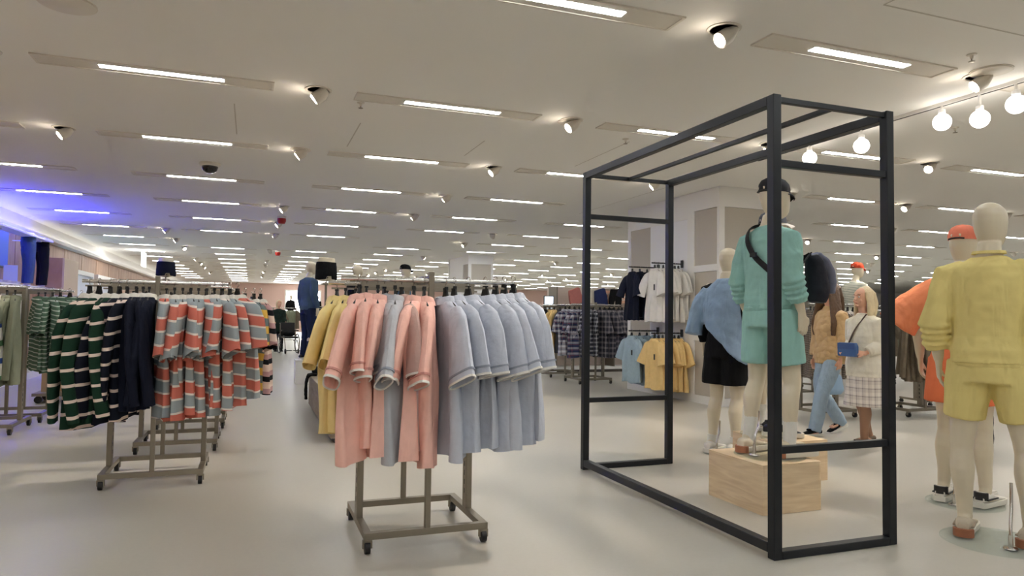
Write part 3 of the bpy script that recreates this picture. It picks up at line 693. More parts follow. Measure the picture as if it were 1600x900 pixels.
P1 = plinth(3.19, 3.79, 3.68, 4.37, .33, 'pale pine display box under the mannequin in teal')
P2 = plinth(3.93, 4.47, 4.41, 5.05, .325, 'pale pine display box behind the one with the teal mannequin')

def mannequin(name, label, x, y, z, facing, scale, pose):
    t = thing(name, label, 'mannequin', (x, y, z), -radians(facing)); t.scale = (scale,)*3
    put('body', body_mesh(pose), M_MANN, t); return t
DZ = .012
# teal sweatshirt and shorts
TEAL = fabric('teal_fleece', S(150, 194, 187), .05, .15); TEALD = fabric('teal_rib', S(138, 182, 175))
P = lift(POSE(head=.15, aR=[(.172, -.01, 1.44), (.235, -.07, 1.18), (.24, .02, .95)], aL=[(-.172, -.01, 1.44), (-.235, -.05, 1.18), (-.245, .03, .96)], lR=[(.096, 0, .93), (.138, .05, .50), (.13, .03, .085)], lL=[(-.096, 0, .93), (-.125, .01, .50), (-.135, -.06, .085)], fR=.15, fL=-.15), DZ)
T_ = mannequin('mannequin', 'mannequin in teal sweatshirt and shorts with black cap inside the black frame', 3.485, 4.06, .33, 82, 1.055, P)
put('sweatshirt', top_mesh(P, .02, .98, .86, 'sweatshirt', .022, .011), TEAL, T_)
MB().loft([ell(z+DZ, a, b, -.006, 28) for z, a, b in ((.955, .178, .13), (.965, .181, .133), (.995, .181, .133), (1.005, .176, .128))]).build('hem_band', TEALD, T_)
put('shorts', shorts_mesh(P, .76, .018, 'shorts', flare=.004), TEAL, T_)
cap(T_, .15, mat('navy_cap', S(26, 28, 36), .8), DZ)
for k in 'RL':
    shoe(T_, P['l'+k][2], P['f'+k], fabric('cream_suede', S(222, 210, 188)), M_WSOLE, heel=mat('tan_heel', S(176, 118, 88), .6), low=True); sock(T_, P['l'+k][2], P['l'+k][1], M_SOCK, .36)
base_plate(T_, .23, (-.02, -.13), .3, (0, -.01))
# crossbody bag hanging at his right side
bag = thing('shoulder_bag', 'navy and grey duffel bag on a black strap at the teal mannequin', 'bag', (3.485, 4.06, .33), -radians(82)); bag.scale = (1.055,)*3
bgm = MB().tube([(.17, .20, 1.35), (.175, .215, 1.30), (.18, .235, 1.20), (.185, .245, 1.10), (.185, .24, 1.03)], [(.05, .035), (.07, .05), (.08, .07), (.08, .075), (.055, .05)], 18, ref=(1, 0, 0), sub=3)
put('bag_body', skin(bgm, 'bag_body', .008, 3, .014, .09), mat('navy_canvas', S(30, 32, 44), .8, bump=.2), bag)
bgm = MB().tube([(.17, .235, 1.36), (.17, .29, 1.31), (.175, .335, 1.21), (.18, .35, 1.09)], [(.05, .022), (.075, .03), (.085, .034), (.06, .026)], 14, ref=(1, 0, 0), sub=3)
put('pocket', skin(bgm, 'pocket', .008, 3, .016, .06), mat('grey_blue_canvas', S(120, 124, 146), .8, bump=.2), bag)
MB().tube([(-.095, .0, 1.563), (-.10, -.085, 1.532), (-.075, -.138, 1.45), (-.01, -.152, 1.35), (.08, -.15, 1.27), (.15, -.13, 1.22), (.19, .02, 1.24), (.17, .19, 1.36)], [(.021, .006)]*8, 8, ref=(1, 0, .8), sub=4).build('strap', mat('black_webbing', S(22, 22, 26), .8), bag)
MB().tube([(-.095, .0, 1.563), (-.10, .07, 1.535), (-.07, .135, 1.42), (.05, .15, 1.33), (.12, .17, 1.33), (.17, .19, 1.36)], [(.021, .006)]*6, 8, ref=(1, 0, .8), sub=4).build('strap', MATS['black_webbing'], bag)
MB().box((.0, -.16, 1.345), (.05, .014, .03)).build('strap_buckle', M_BLACK, bag)

# mannequin behind, on the second box
P = lift(POSE(head=.1, fR=.15, fL=-.1, lL=[(-.088, 0, .93), (-.115, .0, .50), (-.14, -.03, .085)], lR=[(.088, 0, .93), (.115, .03, .50), (.13, .01, .085)]), DZ)
N_ = mannequin('mannequin', 'mannequin hidden behind the teal one, with white socks and dark sneakers', 4.10, 4.80, .325, 112, 1.0, P)
put('sweatshirt', top_mesh(P, .02, .97, .9, 'sweatshirt', .012), fabric('stone_fleece', S(176, 178, 172)), N_)
put('shorts', shorts_mesh(P, .6, .03), fabric('slate_twill', S(96, 104, 112)), N_)
cap(N_, .1, mat('slate_cap', S(92, 94, 102), .8), DZ, COLW)
for k in 'RL':
    shoe(N_, P['l'+k][2], P['f'+k], fabric('dark_knit', S(52, 52, 56)), M_WSOLE); sock(N_, P['l'+k][2], P['l'+k][1], M_SOCK, .36)
base_plate(N_, .23, (-.02, -.13), .3)

# pale blue draped sweatshirt, black shorts
P = lift(POSE(head=-.1, fR=.1, fL=-.1, lL=[(-.088, 0, .93), (-.10, .0, .50), (-.115, -.05, .085)]), DZ)
B_ = mannequin('mannequin', 'mannequin in black shorts with a pale blue sweatshirt draped over its shoulders', 4.30, 5.62, 0, 70, 1.07, P)
BLK = fabric('black_jersey', S(19, 19, 21)); PBL = fabric('pale_blue_fleece', S(146, 170, 198), .05)
put('shirt', top_mesh(P, .008, .92, .93, 'shirt', .012), BLK, B_)
put('shorts', shorts_mesh(P, .74, .03), BLK, B_)
def cape_mesh(P, name, lev, sleeve=None, fold=.02):
    mb = MB(); mb.loft([ell(z, a, b, cy, 30, cx, 1, tl) for z, a, b, cx, cy, tl in lev])
    if sleeve: mb.tube(*sleeve, 14, ref=(0, 1, 0), sub=3)
    return skin(mb, name, .009, 4, fold, .12)
put('draped_sweatshirt', cape_mesh(P, 'draped_sweatshirt', [(.93, .15, .10, .10, -.06, -.12), (1.02, .215, .125, .04, -.04, -.12), (1.14, .235, .135, .01, -.02, -.08), (1.28, .232, .14, -.0, -.01, -.03), (1.40, .23, .135, 0, 0, 0), (1.46, .222, .125, 0, -.005, 0), (1.505, .18, .11, 0, -.005, 0), (1.54, .12, .09, 0, -.005, 0), (1.565, .085, .08, 0, 0, 0)],
    ([(-.16, -.02, 1.47), (-.235, -.05, 1.34), (-.265, -.08, 1.18), (-.275, -.1, 1.06)], [(.07, .07), (.085, .08), (.09, .075), (.1, .07)]), .03), PBL, B_)
for k in 'RL':
    shoe(B_, P['l'+k][2], P['f'+k], fabric('white_leather', S(232, 228, 220)), M_WSOLE); sock(B_, P['l'+k][2], P['l'+k][1], M_SOCK, .16)
base_plate(B_, .2)

# yellow
YF_ = fabric('lemon_fleece', S(232, 214, 142), .04, .12); YFD = fabric('lemon_rib', S(234, 216, 144))
P = lift(POSE(head=.12, aR=[(.182, -.01, 1.44), (.255, -.05, 1.18), (.26, .03, .96)], aL=[(-.182, -.01, 1.44), (-.255, -.045, 1.18), (-.25, .02, .95)], lR=[(.098, 0, .93), (.15, .04, .50), (.165, .03, .085)], lL=[(-.098, 0, .93), (-.142, .02, .50), (-.135, .04, .085)], fR=.2, fL=-.05), DZ)
Y_ = mannequin('mannequin', 'bald mannequin in lemon yellow sweatshirt and shorts at the right edge', 4.14, 2.93, 0, 62, 1.09, P)
put('sweatshirt', top_mesh(P, .026, .965, .84, 'sweatshirt', .022, .011), YF_, Y_)
MB().loft([ell(z+DZ, a, b, -.006, 28) for z, a, b in ((.935, .182, .133), (.945, .187, .137), (.985, .187, .137), (.995, .182, .132))]).build('hem_band', YFD, Y_)
MB().loft([ell(z+DZ, a, b, -.008, 28) for z, a, b in ((1.548, .07, .072), (1.55, .082, .082), (1.565, .078, .078), (1.566, .066, .066))], False).build('neck_band', YFD, Y_)
put('shorts', shorts_mesh(P, .66, .017, 'shorts', flare=.0), YF_, Y_)
for k in 'RL':
    shoe(Y_, P['l'+k][2], P['f'+k], fabric('taupe_suede', S(200, 188, 168)), M_WSOLE, low=True, heel=mat('brown_heel', S(160, 104, 76), .6), stripe=fabric('taupe_band', S(158, 146, 130)))
base_plate(Y_, .27, (.09, -.11), .34, (.02, 0))

# orange
OR_ = fabric('orange_fleece', S(246, 150, 108), .05); OR2 = fabric('orange_twill', S(242, 132, 90), .05)
P = lift(POSE(head=.1, fR=.1, fL=-.1, aL=[(-.19, -.01, 1.45), (-.26, -.05, 1.19), (-.275, .02, .95)], lL=[(-.088, 0, .93), (-.10, .0, .50), (-.115, -.03, .085)], lR=[(.088, 0, .93), (.105, .03, .50), (.125, .0, .085)]), DZ)
O_ = mannequin('mannequin', 'mannequin in orange shorts, draped orange sweatshirt and coral cap', 4.80, 3.60, 0, 72, 1.06, P)
put('shorts', shorts_mesh(P, .62, .038, 'shorts'), OR2, O_)
put('sweatshirt', cape_mesh(P, 'sweatshirt', [(1.0, .185, .13, .0, .0, 0), (1.1, .2, .14, 0, -.0, 0), (1.22, .21, .145, 0, 0, 0), (1.34, .215, .145, 0, 0, 0), (1.43, .21, .13, 0, 0, 0), (1.49, .17, .11, 0, -.005, 0), (1.53, .11, .085, 0, -.005, 0), (1.56, .08, .078, 0, 0, 0)],
    ([(-.10, -.02, 1.49), (-.2, -.06, 1.41), (-.30, -.1, 1.29), (-.37, -.13, 1.19)], [(.07, .06), (.10, .09), (.13, .125), (.145, .14)])), OR_, O_)
cap(O_, .1, fabric('coral_twill', S(236, 136, 112)), DZ)
for k in 'RL':
    shoe(O_, P['l'+k][2], P['f'+k], fabric('white_leather', S(232, 228, 220)), M_WSOLE, heel=mat('black_heel', S(40, 38, 38), .6), stripe=mat('black_stripe', S(26, 26, 28), .6))
base_plate(O_, .23)

# denim mannequin on a white box in the middle distance
DEN = fabric('denim_blue', S(72, 92, 118)); DEND = fabric('denim_dark', S(34, 44, 72))
plinth(.78, 13.35, 1.22, 13.85, .43, 'white display box under the denim mannequin', WHITE)
def far_mannequin(label, x, y, z, facing, scale, topm, botm=None, capm=None, hands=False, shortp=False, P=None, vox=.013, sleeve=.97):
    P = P or lift(POSE(fR=.1, fL=-.1), 0)
    t = thing('mannequin', label, 'mannequin', (x, y, z), -radians(facing)); t.scale = (scale,)*3
    put('body', body_mesh(P, vox, hands), M_MANN, t)
    put('jacket', top_mesh(P, .02, .92, sleeve, 'jacket', .014, vox=.013), topm, t)
    put('trousers', (shorts_mesh if shortp else trousers_mesh)(P, vox=.013), botm, t)
    for k in 'RL': shoe(t, P['l'+k][2], P['f'+k], M_BLACK, M_WSOLE)
    if capm: cap(t, P['head'], capm)
    return t
far_mannequin('mannequin in blue denim jacket and dark jeans on a white box', 1.0, 13.6, .43, 62, .99, DEN, DEND, hands=True, vox=.008)
far_mannequin('bald mannequin in black shirt behind the pink polos', 1.9, 14.0, .43, 75, .99, BLK, NAVY)
far_mannequin('mannequin in black cap behind the nearest rack', 2.88, 14.1, .42, 80, 1.01, fabric('denim_light', S(96, 122, 152)), DEND, BLK)
far_mannequin('mannequin in red cap and pale striped shirt behind the two women', 9.55, 9.05, .42, 95, .99, stripes('pale_stripe', [(.8, S(222, 220, 205)), (.2, S(170, 176, 160))], .04), fabric('stone_twill', S(150, 140, 120)), fabric('red_twill', S(206, 78, 52)))
plinth(9.3, 8.8, 9.8, 9.3, .42, 'white display box under the red-capped mannequin', WHITE); plinth(1.65, 13.75, 2.15, 14.25, .43, 'white display box under the bald mannequin in black', WHITE); plinth(2.62, 13.85, 3.12, 14.35, .42, 'white display box under the black-capped mannequin', WHITE)
for i, (x, l) in enumerate(((2.3, 'left mannequin in black jacket before the pink back wall'), (3.9, 'right mannequin in black jacket before the pink back wall'))):
    far_mannequin(l, x, 46, .45, 160, 1.05, BLK, BLK, vox=.02)
    plinth(x-.3, 45.7, x+.3, 46.3, .45, 'white box under the %s black-jacketed mannequin by the pink wall' % ('left', 'right')[i], WHITE)

# ------------------------------------------------------------------ people
SKIN = mat('skin', S(222, 170, 142), .55, noise=.05); SKIN2 = mat('tanned_tights', S(150, 112, 86), .5)
def person(label, x, y, facing, scale, P, vox=.0065):
    t = thing('person', label, 'person', (x, y, 0), -radians(facing)); t.scale = (scale,)*3
    put('body', body_mesh(P, vox, True, True), SKIN, t); return t
def face_parts(t, yaw):
    R = Matrix.Rotation(-yaw, 3, 'Z'); o = Vector((0, .012, 0))
    for s in (-1, 1):
        e = MB().ball(R @ Vector((s*.031, .099, 1.738))+o, .0105).build('eye', mat('eye_white', S(230, 225, 218), .3), t)
        MB().ball(R @ Vector((s*.032, .1085, 1.738))+o, .0045).build('iris', M_BLACK, e)
        MB().tube([R @ Vector((s*.018, .108, 1.763))+o, R @ Vector((s*.034, .106, 1.768))+o, R @ Vector((s*.05, .093, 1.762))+o], .0035, 6).build('eyebrow', mat('brow', S(120, 90, 66), .8), t)
    MB().ball(R @ Vector((0, .117, 1.668))+o, (.022, .006, .005), rot=R).build('lips', mat('lip', S(178, 96, 88), .5), t)
# older woman: cream cardigan, checked skirt (faces left)
P = POSE(female=1, head=0, aR=[(.16, 0, 1.44), (.2, -.05, 1.18), (.13, .16, 1.10)], aL=[(-.16, 0, 1.44), (-.21, -.05, 1.17), (-.14, .15, 1.08)], hR=(-.3, .9, .1), hL=(.3, .9, .1), nR=(-.6, 0, -.5), nL=(.6, 0, -.5), curl=.7,
         lR=[(.08, 0, .93), (.085, -.03, .50), (.085, -.17, .10)], lL=[(-.08, 0, .93), (-.085, .10, .51), (-.085, .10, .085)])
W2 = person('woman in cream cardigan and checked skirt with blond shoulder-length hair', 6.02, 5.60, 268, .885, P)
face_parts(W2, 0)
CREAMC = fabric('cream_knit', S(232, 226, 208), .05)
put('cardigan', top_mesh(P, .03, .80, .92, 'cardigan', .016, flare=.10, neck=1.55), CREAMC, W2)
TWEED = plaid('tweed_check', S(206, 196, 188), S(232, 224, 214), S(84, 66, 66), .09)
mb = MB(); mb.loft([ell(z, a, b, c, 26) for z, a, b, c in ((.46, .235, .205, -.01), (.55, .225, .19, -.005), (.70, .21, .165, 0), (.85, .2, .145, 0), (1.0, .16, .115, 0))])
put('skirt', skin(mb, 'skirt', .01, 3, .012), TWEED, W2)
mb = MB()
for k in 'RL':
    l = [Vector(p) for p in P['l'+k]]
    mb.tube([l[0].lerp(l[1], .7), l[1], l[1].lerp(l[2], .32)+Vector((0, -.018, 0)), l[1].lerp(l[2], .72), l[2]+Vector((0, 0, -.02))], [.072, .063, .066, .048, .041], 16, sub=3)
put('tights', mb.mesh('tights'), SKIN2, W2)
HAIRB = mat('blond_hair', S(224, 204, 164), .5, noise=.22, nscale=40, bump=.5, bscale=60, stretch=(1, 1, .12))
mb = MB(); mb.ball((0, -.025, 1.765), (.096, .112, .106), 20, 12)
mb.tube([(0, -.07, 1.78), (0, -.095, 1.68), (0, -.09, 1.56), (0, -.075, 1.47)], [(.09, .07), (.105, .07), (.10, .055), (.075, .04)], 18, ref=(1, 0, 0), sub=3)
for s in (-1, 1): mb.tube([(s*.072, .015, 1.80), (s*.088, .0, 1.70), (s*.094, -.005, 1.58), (s*.09, .01, 1.48)], [(.028, .045), (.026, .055), (.026, .055), (.015, .035)], 12, ref=(1, 0, 0), sub=3)
put('hair', skin(mb, 'hair', .007, 3, .012, .05), HAIRB, W2)
for k, f in (('R', .1), ('L', -.1)): shoe(W2, P['l'+k][2], f, mat('taupe_shoe', S(132, 114, 96), .45), mat('taupe_sole', S(90, 76, 64), .6), hi=.8, scale=.92)
MB().tube([(-.09, .06, 1.535), (-.03, .155, 1.38), (.05, .16, 1.24), (.12, .14, 1.12)], [(.012, .004)]*4, 8, ref=(1, 0, 0), sub=4).build('bag_strap', mat('brown_leather', S(84, 66, 52), .5), W2)
clutch = thing('clutch_bag', 'blue clutch bag held by the woman in the cream cardigan', 'bag', (6.02, 5.60, 0), -radians(268)); clutch.scale = (.885,)*3
MB().loft([[Vector((x*a, .255+y, z)) for a, y in ((-1, -.025), (1, -.025), (1, .03), (-1, .03))] for x, z in ((.12, 1.04), (.13, 1.06), (.13, 1.16), (.11, 1.20))]).build('bag_body', mat('blue_leather', S(64, 98, 150), .5), clutch, True, .006)
MB().box((0, .288, 1.16), (.24, .008, .07)).build('flap', mat('blue_leather_dark', S(54, 86, 138), .5), clutch, False)

# younger woman: tan quilted jacket, jeans (strides left)
P = POSE(female=1, head=.55, aR=[(.16, 0, 1.44), (.205, -.02, 1.17), (.2, .05, .93)], aL=[(-.16, 0, 1.44), (-.205, -.03, 1.17), (-.195, .03, .93)],
         lR=[(.08, 0, .93), (.09, .06, .52), (.09, -.24, .13)], lL=[(-.08, 0, .93), (-.085, .19, .53), (-.085, .31, .09)], fR=0, fL=0)
W1 = person('woman with long brown hair in tan quilted jacket and jeans, walking', 6.18, 6.22, 272, .93, P)
face_parts(W1, .55)
def quilt():
    m, nt, b = new_mat('tan_quilt'); b.inputs['Base Color'].default_value = S(204, 170, 122); b.inputs['Roughness'].default_value = .55
    tc = N(nt, 'ShaderNodeTexCoord'); v = N(nt, 'ShaderNodeTexVoronoi'); v.inputs['Scale'].default_value = 16; nt.links.new(tc.outputs['Object'], v.inputs['Vector'])
    bp = N(nt, 'ShaderNodeBump'); bp.inputs['Strength'].default_value = .7; bp.inputs['Distance'].default_value = .02; bp.invert = True
    nt.links.new(v.outputs['Distance'], bp.inputs['Height']); nt.links.new(bp.outputs[0], b.inputs['Normal']); return m
QU = quilt()
put('jacket', top_mesh(P, .04, .86, .96, 'jacket', .016, neck=1.56, flare=.03), QU, W1)
put('jeans', trousers_mesh(P, .02, 'jeans', .03), fabric('washed_denim', S(158, 178, 196), .14), W1)
HAIRD = mat('brown_hair', S(92, 66, 44), .45, noise=.3, nscale=40, bump=.5, bscale=60, stretch=(1, 1, .1))
mb = MB(); mb.ball((0, -.015, 1.765), (.094, .115, .105), 20, 12)
mb.tube([(0, -.06, 1.78), (0, -.105, 1.66), (0, -.12, 1.45), (0, -.115, 1.2)], [(.09, .07), (.1, .06), (.1, .045), (.06, .025)], 18, ref=(1, 0, 0), sub=3)
for s in (-1, 1): mb.tube([(s*.07, .02, 1.80), (s*.092, .02, 1.70), (s*.13, .03, 1.52), (s*.16, .06, 1.36), (s*.15, .08, 1.2)], [(.03, .075), (.036, .085), (.04, .085), (.04, .075), (.02, .04)], 12, ref=(1, 0, 0), sub=3)
put('hair', skin(mb, 'hair', .007, 3, .012, .05), HAIRD, W1)
for k in 'RL':
    s_ = shoe(W1, P['l'+k][2], 0, BLK, M_WSOLE, scale=.95)
    if k == 'R': s_.rotation_euler = (-.35, 0, 0)
# shopper hidden behind the orange and yellow mannequins: only shoes and legs show
P = POSE(female=1, head=0)
W3 = person('shopper in dark clothes behind the orange and yellow mannequins', 7.05, 5.15, 250, .88, P, .012)
put('coat', top_mesh(P, .035, .75, .97, 'coat', .014, flare=.06, vox=.013), CHAR, W3); put('trousers', trousers_mesh(P, vox=.013), NAVY, W3)
mb = MB(); mb.ball((0, -.02, 1.765), (.094, .11, .105), 16, 10); W3h = put('hair', skin(mb, 'hair', .012, 2), HAIRD, W3)
for k in 'RL': shoe(W3, P['l'+k][2], 0, BLK, M_BLACK)
# person with a wheelchair far down the aisle
P = POSE(female=1, aR=[(.16, 0, 1.44), (.2, -.08, 1.2), (.2, .2, 1.05)], aL=[(-.16, 0, 1.44), (-.2, -.08, 1.2), (-.2, .2, 1.05)], hR=(0, 1, -.1), hL=(0, 1, -.1))
W4 = person('person in dark green coat with blond hair pushing the wheelchair', .86, 24.6, 170, .92, P, .014)
face_parts(W4, 0)
put('coat', top_mesh(P, .035, .72, .97, 'coat', .014, flare=.06, vox=.014), fabric('dark_green_print', S(36, 50, 42), .5), W4); put('trousers', trousers_mesh(P, vox=.014), BLK, W4)
mb = MB(); mb.ball((0, -.02, 1.765), (.096, .112, .108), 16, 10); mb.tube([(0, -.08, 1.74), (0, -.1, 1.55)], [(.1, .06), (.08, .04)], 14, ref=(1, 0, 0)); put('hair', skin(mb, 'hair', .012, 2), HAIRB, W4)
for k in 'RL': shoe(W4, P['l'+k][2], 0, BLK, M_BLACK)
wc = thing('wheelchair', 'black wheelchair in the aisle beside the denim mannequin', 'wheelchair', (1.15, 23.6, 0), radians(190))
for s in (-1, 1):
    o = MB().tube([(s*.28+.016*cos(a*0), .3*cos(2*pi*a/24), .31+.3*sin(2*pi*a/24)) for a in range(25)], .018, 8).build('wheel', M_BLACK, wc)
    for k in range(8): MB().tube([(s*.28, 0, .31), (s*.28, .29*cos(pi*k/4), .31+.29*sin(pi*k/4))], .004, 5).build('spoke', M_CHROME, o)
    MB().tube([(s*.2, .45, .08), (s*.2, .45, .0801)], .001).build('axle', M_STEEL, wc)
    MB().tube([(s*.2-.015, .45, .08), (s*.2+.015, .45, .08)], .08, 14).build('front_wheel', M_BLACK, wc)
    MB().tube([(s*.23, -.32, .95), (s*.23, -.22, .96), (s*.23, -.2, .5), (s*.23, .42, .5), (s*.2, .46, .14)], .013, 8).build('side_frame', M_STEEL, wc)
    MB().bb((s*.23-.03, -.15, .7), (s*.23+.03, .2, .74)).build('armrest', M_BLACK, wc, False, .004)
    MB().bb((s*.12-.08, .46, .1), (s*.12+.08, .66, .12)).build('footrest', M_BLACK, wc, False)
MB().bb((-.22, -.2, .48), (.22, .3, .54)).build('seat', M_BLACK, wc, False, .01)
MB().bb((-.22, -.24, .55), (.22, -.19, .98)).build('backrest', M_BLACK, wc, False, .01)
MB().ball((0, -.05, .62), (.2, .2, .1)).build('bag', BLK, wc)

# ------------------------------------------------------------------ white display pillar with face-out polos
def pillar(x0, y0, x1, y1, lab, bays=True):
    t = thing('display_pillar', lab, 'display pillar', (x0, y0, 0)); a, b = x1-x0, y1-y0
    MB().bb((.03, .03, 0), (a, b, ZC-.002)).build('core', WHITE, t, False)
    MB().bb((.0, .0, 0), (.03, .05, ZC-.002)).build('corner_post', WHITE, t, False)
    MB().bb((0, .62, 0), (.03, .80, ZC-.002)).build('upright', WHITE, t, False)
    MB().bb((0, b-.1, 0), (.03, b, ZC-.002)).build('upright', WHITE, t, False)
    MB().bb((.03, 0, 0), (.1, .03, ZC-.002)).build('upright', WHITE, t, False)
    MB().bb((a-.07, 0, 0), (a, .03, ZC-.002)).build('upright', WHITE, t, False)
    for z0, z1 in ((0, .12), (.95, 1.07), (2.0, 2.1), (2.95, ZC-.002)):
        MB().bb((0, .05, z0), (.03, .62, z1)).build('rail', WHITE, t, False)
        MB().bb((.1, 0, z0), (a-.07, .03, z1)).build('rail', WHITE, t, False)
    for z0, z1 in ((.12, .95), (1.07, 2.0), (2.1, 2.95)):
        MB().bb((.018, .052, z0+.002), (.03, .618, z1-.002)).build('grey_panel', M_GREYPANEL, t, False)
        MB().bb((.102, .018, z0+.002), (a-.072, .03, z1-.002)).build('grey_panel', M_GREYPANEL, t, False)
    if bays:
        MB().bb((.0, .80, 2.85), (.03, b-.1, ZC-.002)).build('rail', WHITE, t, False)
        MB().bb((.0, .80, 0), (.03, b-.1, .14)).build('rail', WHITE, t, False)
        MB().bb((.012, .80, .14), (.03, b-.75, 2.85)).build('back_board', mat('bay_board', S(243, 242, 244), .5), t, False)
        MB().bb((.018, b-.75, .14), (.03, b-.1, 2.85)).build('grey_panel', M_GREYPANEL, t, False)
    return t
pillar(6.42, 8.56, 7.35, 11.22, 'white display pillar with grey panels and rows of polos')
pillar(6.55, 21.7, 7.4, 24.2, 'far white display pillar with grey panels', False)
def armrail(y, z, lab, n, m_, nm, sz, tagm=None, x0=5.92):
    t = thing('wall_rail', lab, 'rail', (6.42, y, z))
    MB().tube([(0, 0, 0), (x0-6.42-.06, 0, .0)], .011, 10).build('bar', M_BLACK, t)
    MB().bb((-.012, -.03, -.06), (0, .03, .06)).build('bracket', M_BLACK, t, False)
    for i in range(n):
        shirt('polo_shirt', '%s, %s from the front' % (nm, ORD[i]), x0+.48*i/max(1, n-1)*.9, y, z, random.uniform(-6, 6), m_, 'short', group='polos on the pillar', sz=sz, tagm=tagm if i == 0 else None)
WHP = fabric('white_pique', S(232, 228, 222)); LBP = fabric('light_blue_pique', S(164, 184, 196)); BUT = fabric('butter_cotton', S(240, 206, 142))
CRP = fabric('cream_pique', S(226, 216, 200))
armrail(10.2, 2.13, 'upper black face-out rail with navy polos on the pillar', 4, NAVY, 'navy polo on the upper rail of the white pillar', .86)
armrail(9.5, 2.15, 'upper black face-out rail with white polos on the pillar', 7, WHP, 'white polo on the upper rail of the white pillar', .9, 1)
armrail(10.2, 1.07, 'lower black face-out rail with light blue polos on the pillar', 4, LBP, 'light blue polo on the lower rail of the white pillar', .86, 1)
armrail(9.5, 1.05, 'lower black face-out rail with butter polos on the pillar', 7, BUT, 'butter yellow polo on the lower rail of the white pillar', .88, 1)

# ------------------------------------------------------------------ plaid rack and the ones near it
PLA = plaid('blue_check', S(46, 56, 92), S(206, 206, 216), S(150, 90, 100), .1); PLB = plaid('grey_check', S(58, 60, 74), S(150, 144, 150), S(40, 40, 50), .1); PLC = plaid('dark_check', S(36, 40, 56), S(196, 196, 204), S(36, 40, 56), .08)
rack(5.9, 12.1, 'steel clothes rack with blue and grey checked shirts', H=1.52, ext=.2)
for i, x in enumerate((5.58, 5.67, 5.77, 5.87, 5.97, 6.08, 6.18)):
    shirt('checked_shirt', '%s checked shirt, %s from the left on its rack' % ('blue and white' if i < 4 else 'navy and grey', ORD[i]), x, 12.1, 1.52, (60, 58, 50, 55, 40, 20, 10)[i], PLA if i < 4 else PLC, 'short', collar=PLA, group='checked shirts', sz=.98)
for i, x in enumerate((6.32, 6.42, 6.52, 6.62, 6.72, 6.8)):
    shirt('checked_shirt', 'dull grey checked shirt, %s from the left on its rack' % ORD[i], x, 12.1, 1.52, (-10, -30, -40, -45, -50, -50)[i], PLB, 'short', group='checked shirts', sz=.98)
rack(5.95, 13.6, 'steel clothes rack with black and yellow garments behind the blue polos', H=1.52, ext=.2)
for i, (x, m_, nm) in enumerate(((5.7, BLK, 'black'), (5.8, BLK, 'black'), (5.92, BUT, 'yellow'), (6.02, BUT, 'yellow'), (6.15, CHAR, 'charcoal'), (6.35, CHAR, 'charcoal'), (6.5, CHAR, 'charcoal'))):
    shirt('shirt', '%s shirt, %s from the left on the rack behind the checked shirts' % (nm, ORD[i]), x, 13.6, 1.52, 40, m_, 'short', group='shirts behind the checked rack', parts=True)
# shorts gondola with its sign
go = thing('display_gondola', 'wall gondola with a pale salmon Shorts sign', 'gondola', (6.6, 15.0, 0))
M_SALMON = mat('salmon_board', S(226, 176, 148), .6)
MB().bb((0, .25, 0), (6.0, .35, 1.98)).build('back_panel', mat('pale_board', S(216, 200, 188), .6), go, False)
MB().bb((0, -.25, 0), (6.0, .25, .12)).build('base', WHITE, go, False)
MB().bb((0, -.28, .0), (6.0, -.25, .06)).build('kick_plate', M_DARKBR, go, False)
sg = MB().bb((1.0, -.1, 1.62), (6.0, -.06, 1.92)).build('sign_board', M_SALMON, go, False)
for z in (.6, 1.05, 1.5): MB().bb((0, -.2, z), (6.0, .25, z+.03)).build('shelf', M_TABLEWOOD, go, False)
for x in (0, 1.5, 3.0, 4.5, 5.97): MB().bb((x, -.2, .12), (x+.03, .25, 1.98)).build('upright', M_STEEL, go, False)
tc_ = bpy.data.curves.new('lettering', 'FONT'); tc_.body = 'Shorts'; tc_.size = .24; tc_.extrude = .004
to = bpy.data.objects.new('lettering', tc_); COL.objects.link(to)
me_t = bpy.data.meshes.new_from_object(to.evaluated_get(bpy.context.evaluated_depsgraph_get())); bpy.data.objects.remove(to)
lo = put('lettering', me_t, mat('letter_white', S(245, 240, 232), .5), sg); lo.location = (1.28, -.105, 1.69); lo.rotation_euler = (pi/2, 0, 0)
def pile(x, y, z, m_, lab, w_=.3, d_=.24, n=4, h=.035, rz=0, group='folded clothes', cat='folded clothes', mats=None):
    """a pile of folded garments, every garment a thing"""
    for i in range(n):
        jx, jy = random.uniform(-.01, .01), random.uniform(-.01, .01)
        key = ('fold', round(w_, 2), round(d_, 2), h)
        if key not in GM:
            mb = MB()
            for k in range(3):
                zz = h*k/3; e = .0 if k % 2 else -.008
                mb.box((0, 0, zz+h/6), (w_+e, d_+e, h/3*.96))
            GM[key] = mb.mesh('folded', True, .004)
        o = put('folded_garment', GM[key], (mats[i % len(mats)] if mats else m_)); o.location = (x+jx, y+jy, z+i*h); o.rotation_euler = (0, 0, rz+random.uniform(-.05, .05))
        tag(o, lab+', %s from the bottom' % ORD[i], cat, group)
for i, (x, m_, l) in enumerate(((.75, fabric('dusty_pink', S(190, 120, 112)), 'dusty pink'), (1.05, CRP, 'cream'), (1.4, fabric('shorts_navy', S(44, 52, 92)), 'navy'), (1.75, BLK, 'black'))):
    o = MB().loft([[Vector((a*k, b, z)) for a, b in ((-1, -.03), (1, -.03), (1, .03), (-1, .03))] for k, z in ((.17, 0), (.18, .2), (.15, .4), (.13, .42))]).build('shorts', m_, None, True); o.location = (6.6+x-.2, 14.85, 1.535); o.rotation_euler = (.1, random.uniform(-.3, .3)*1.2, .2)
    tag(o, l+' shorts stood up on the top shelf of the gondola', 'shorts', 'shorts on the gondola top')
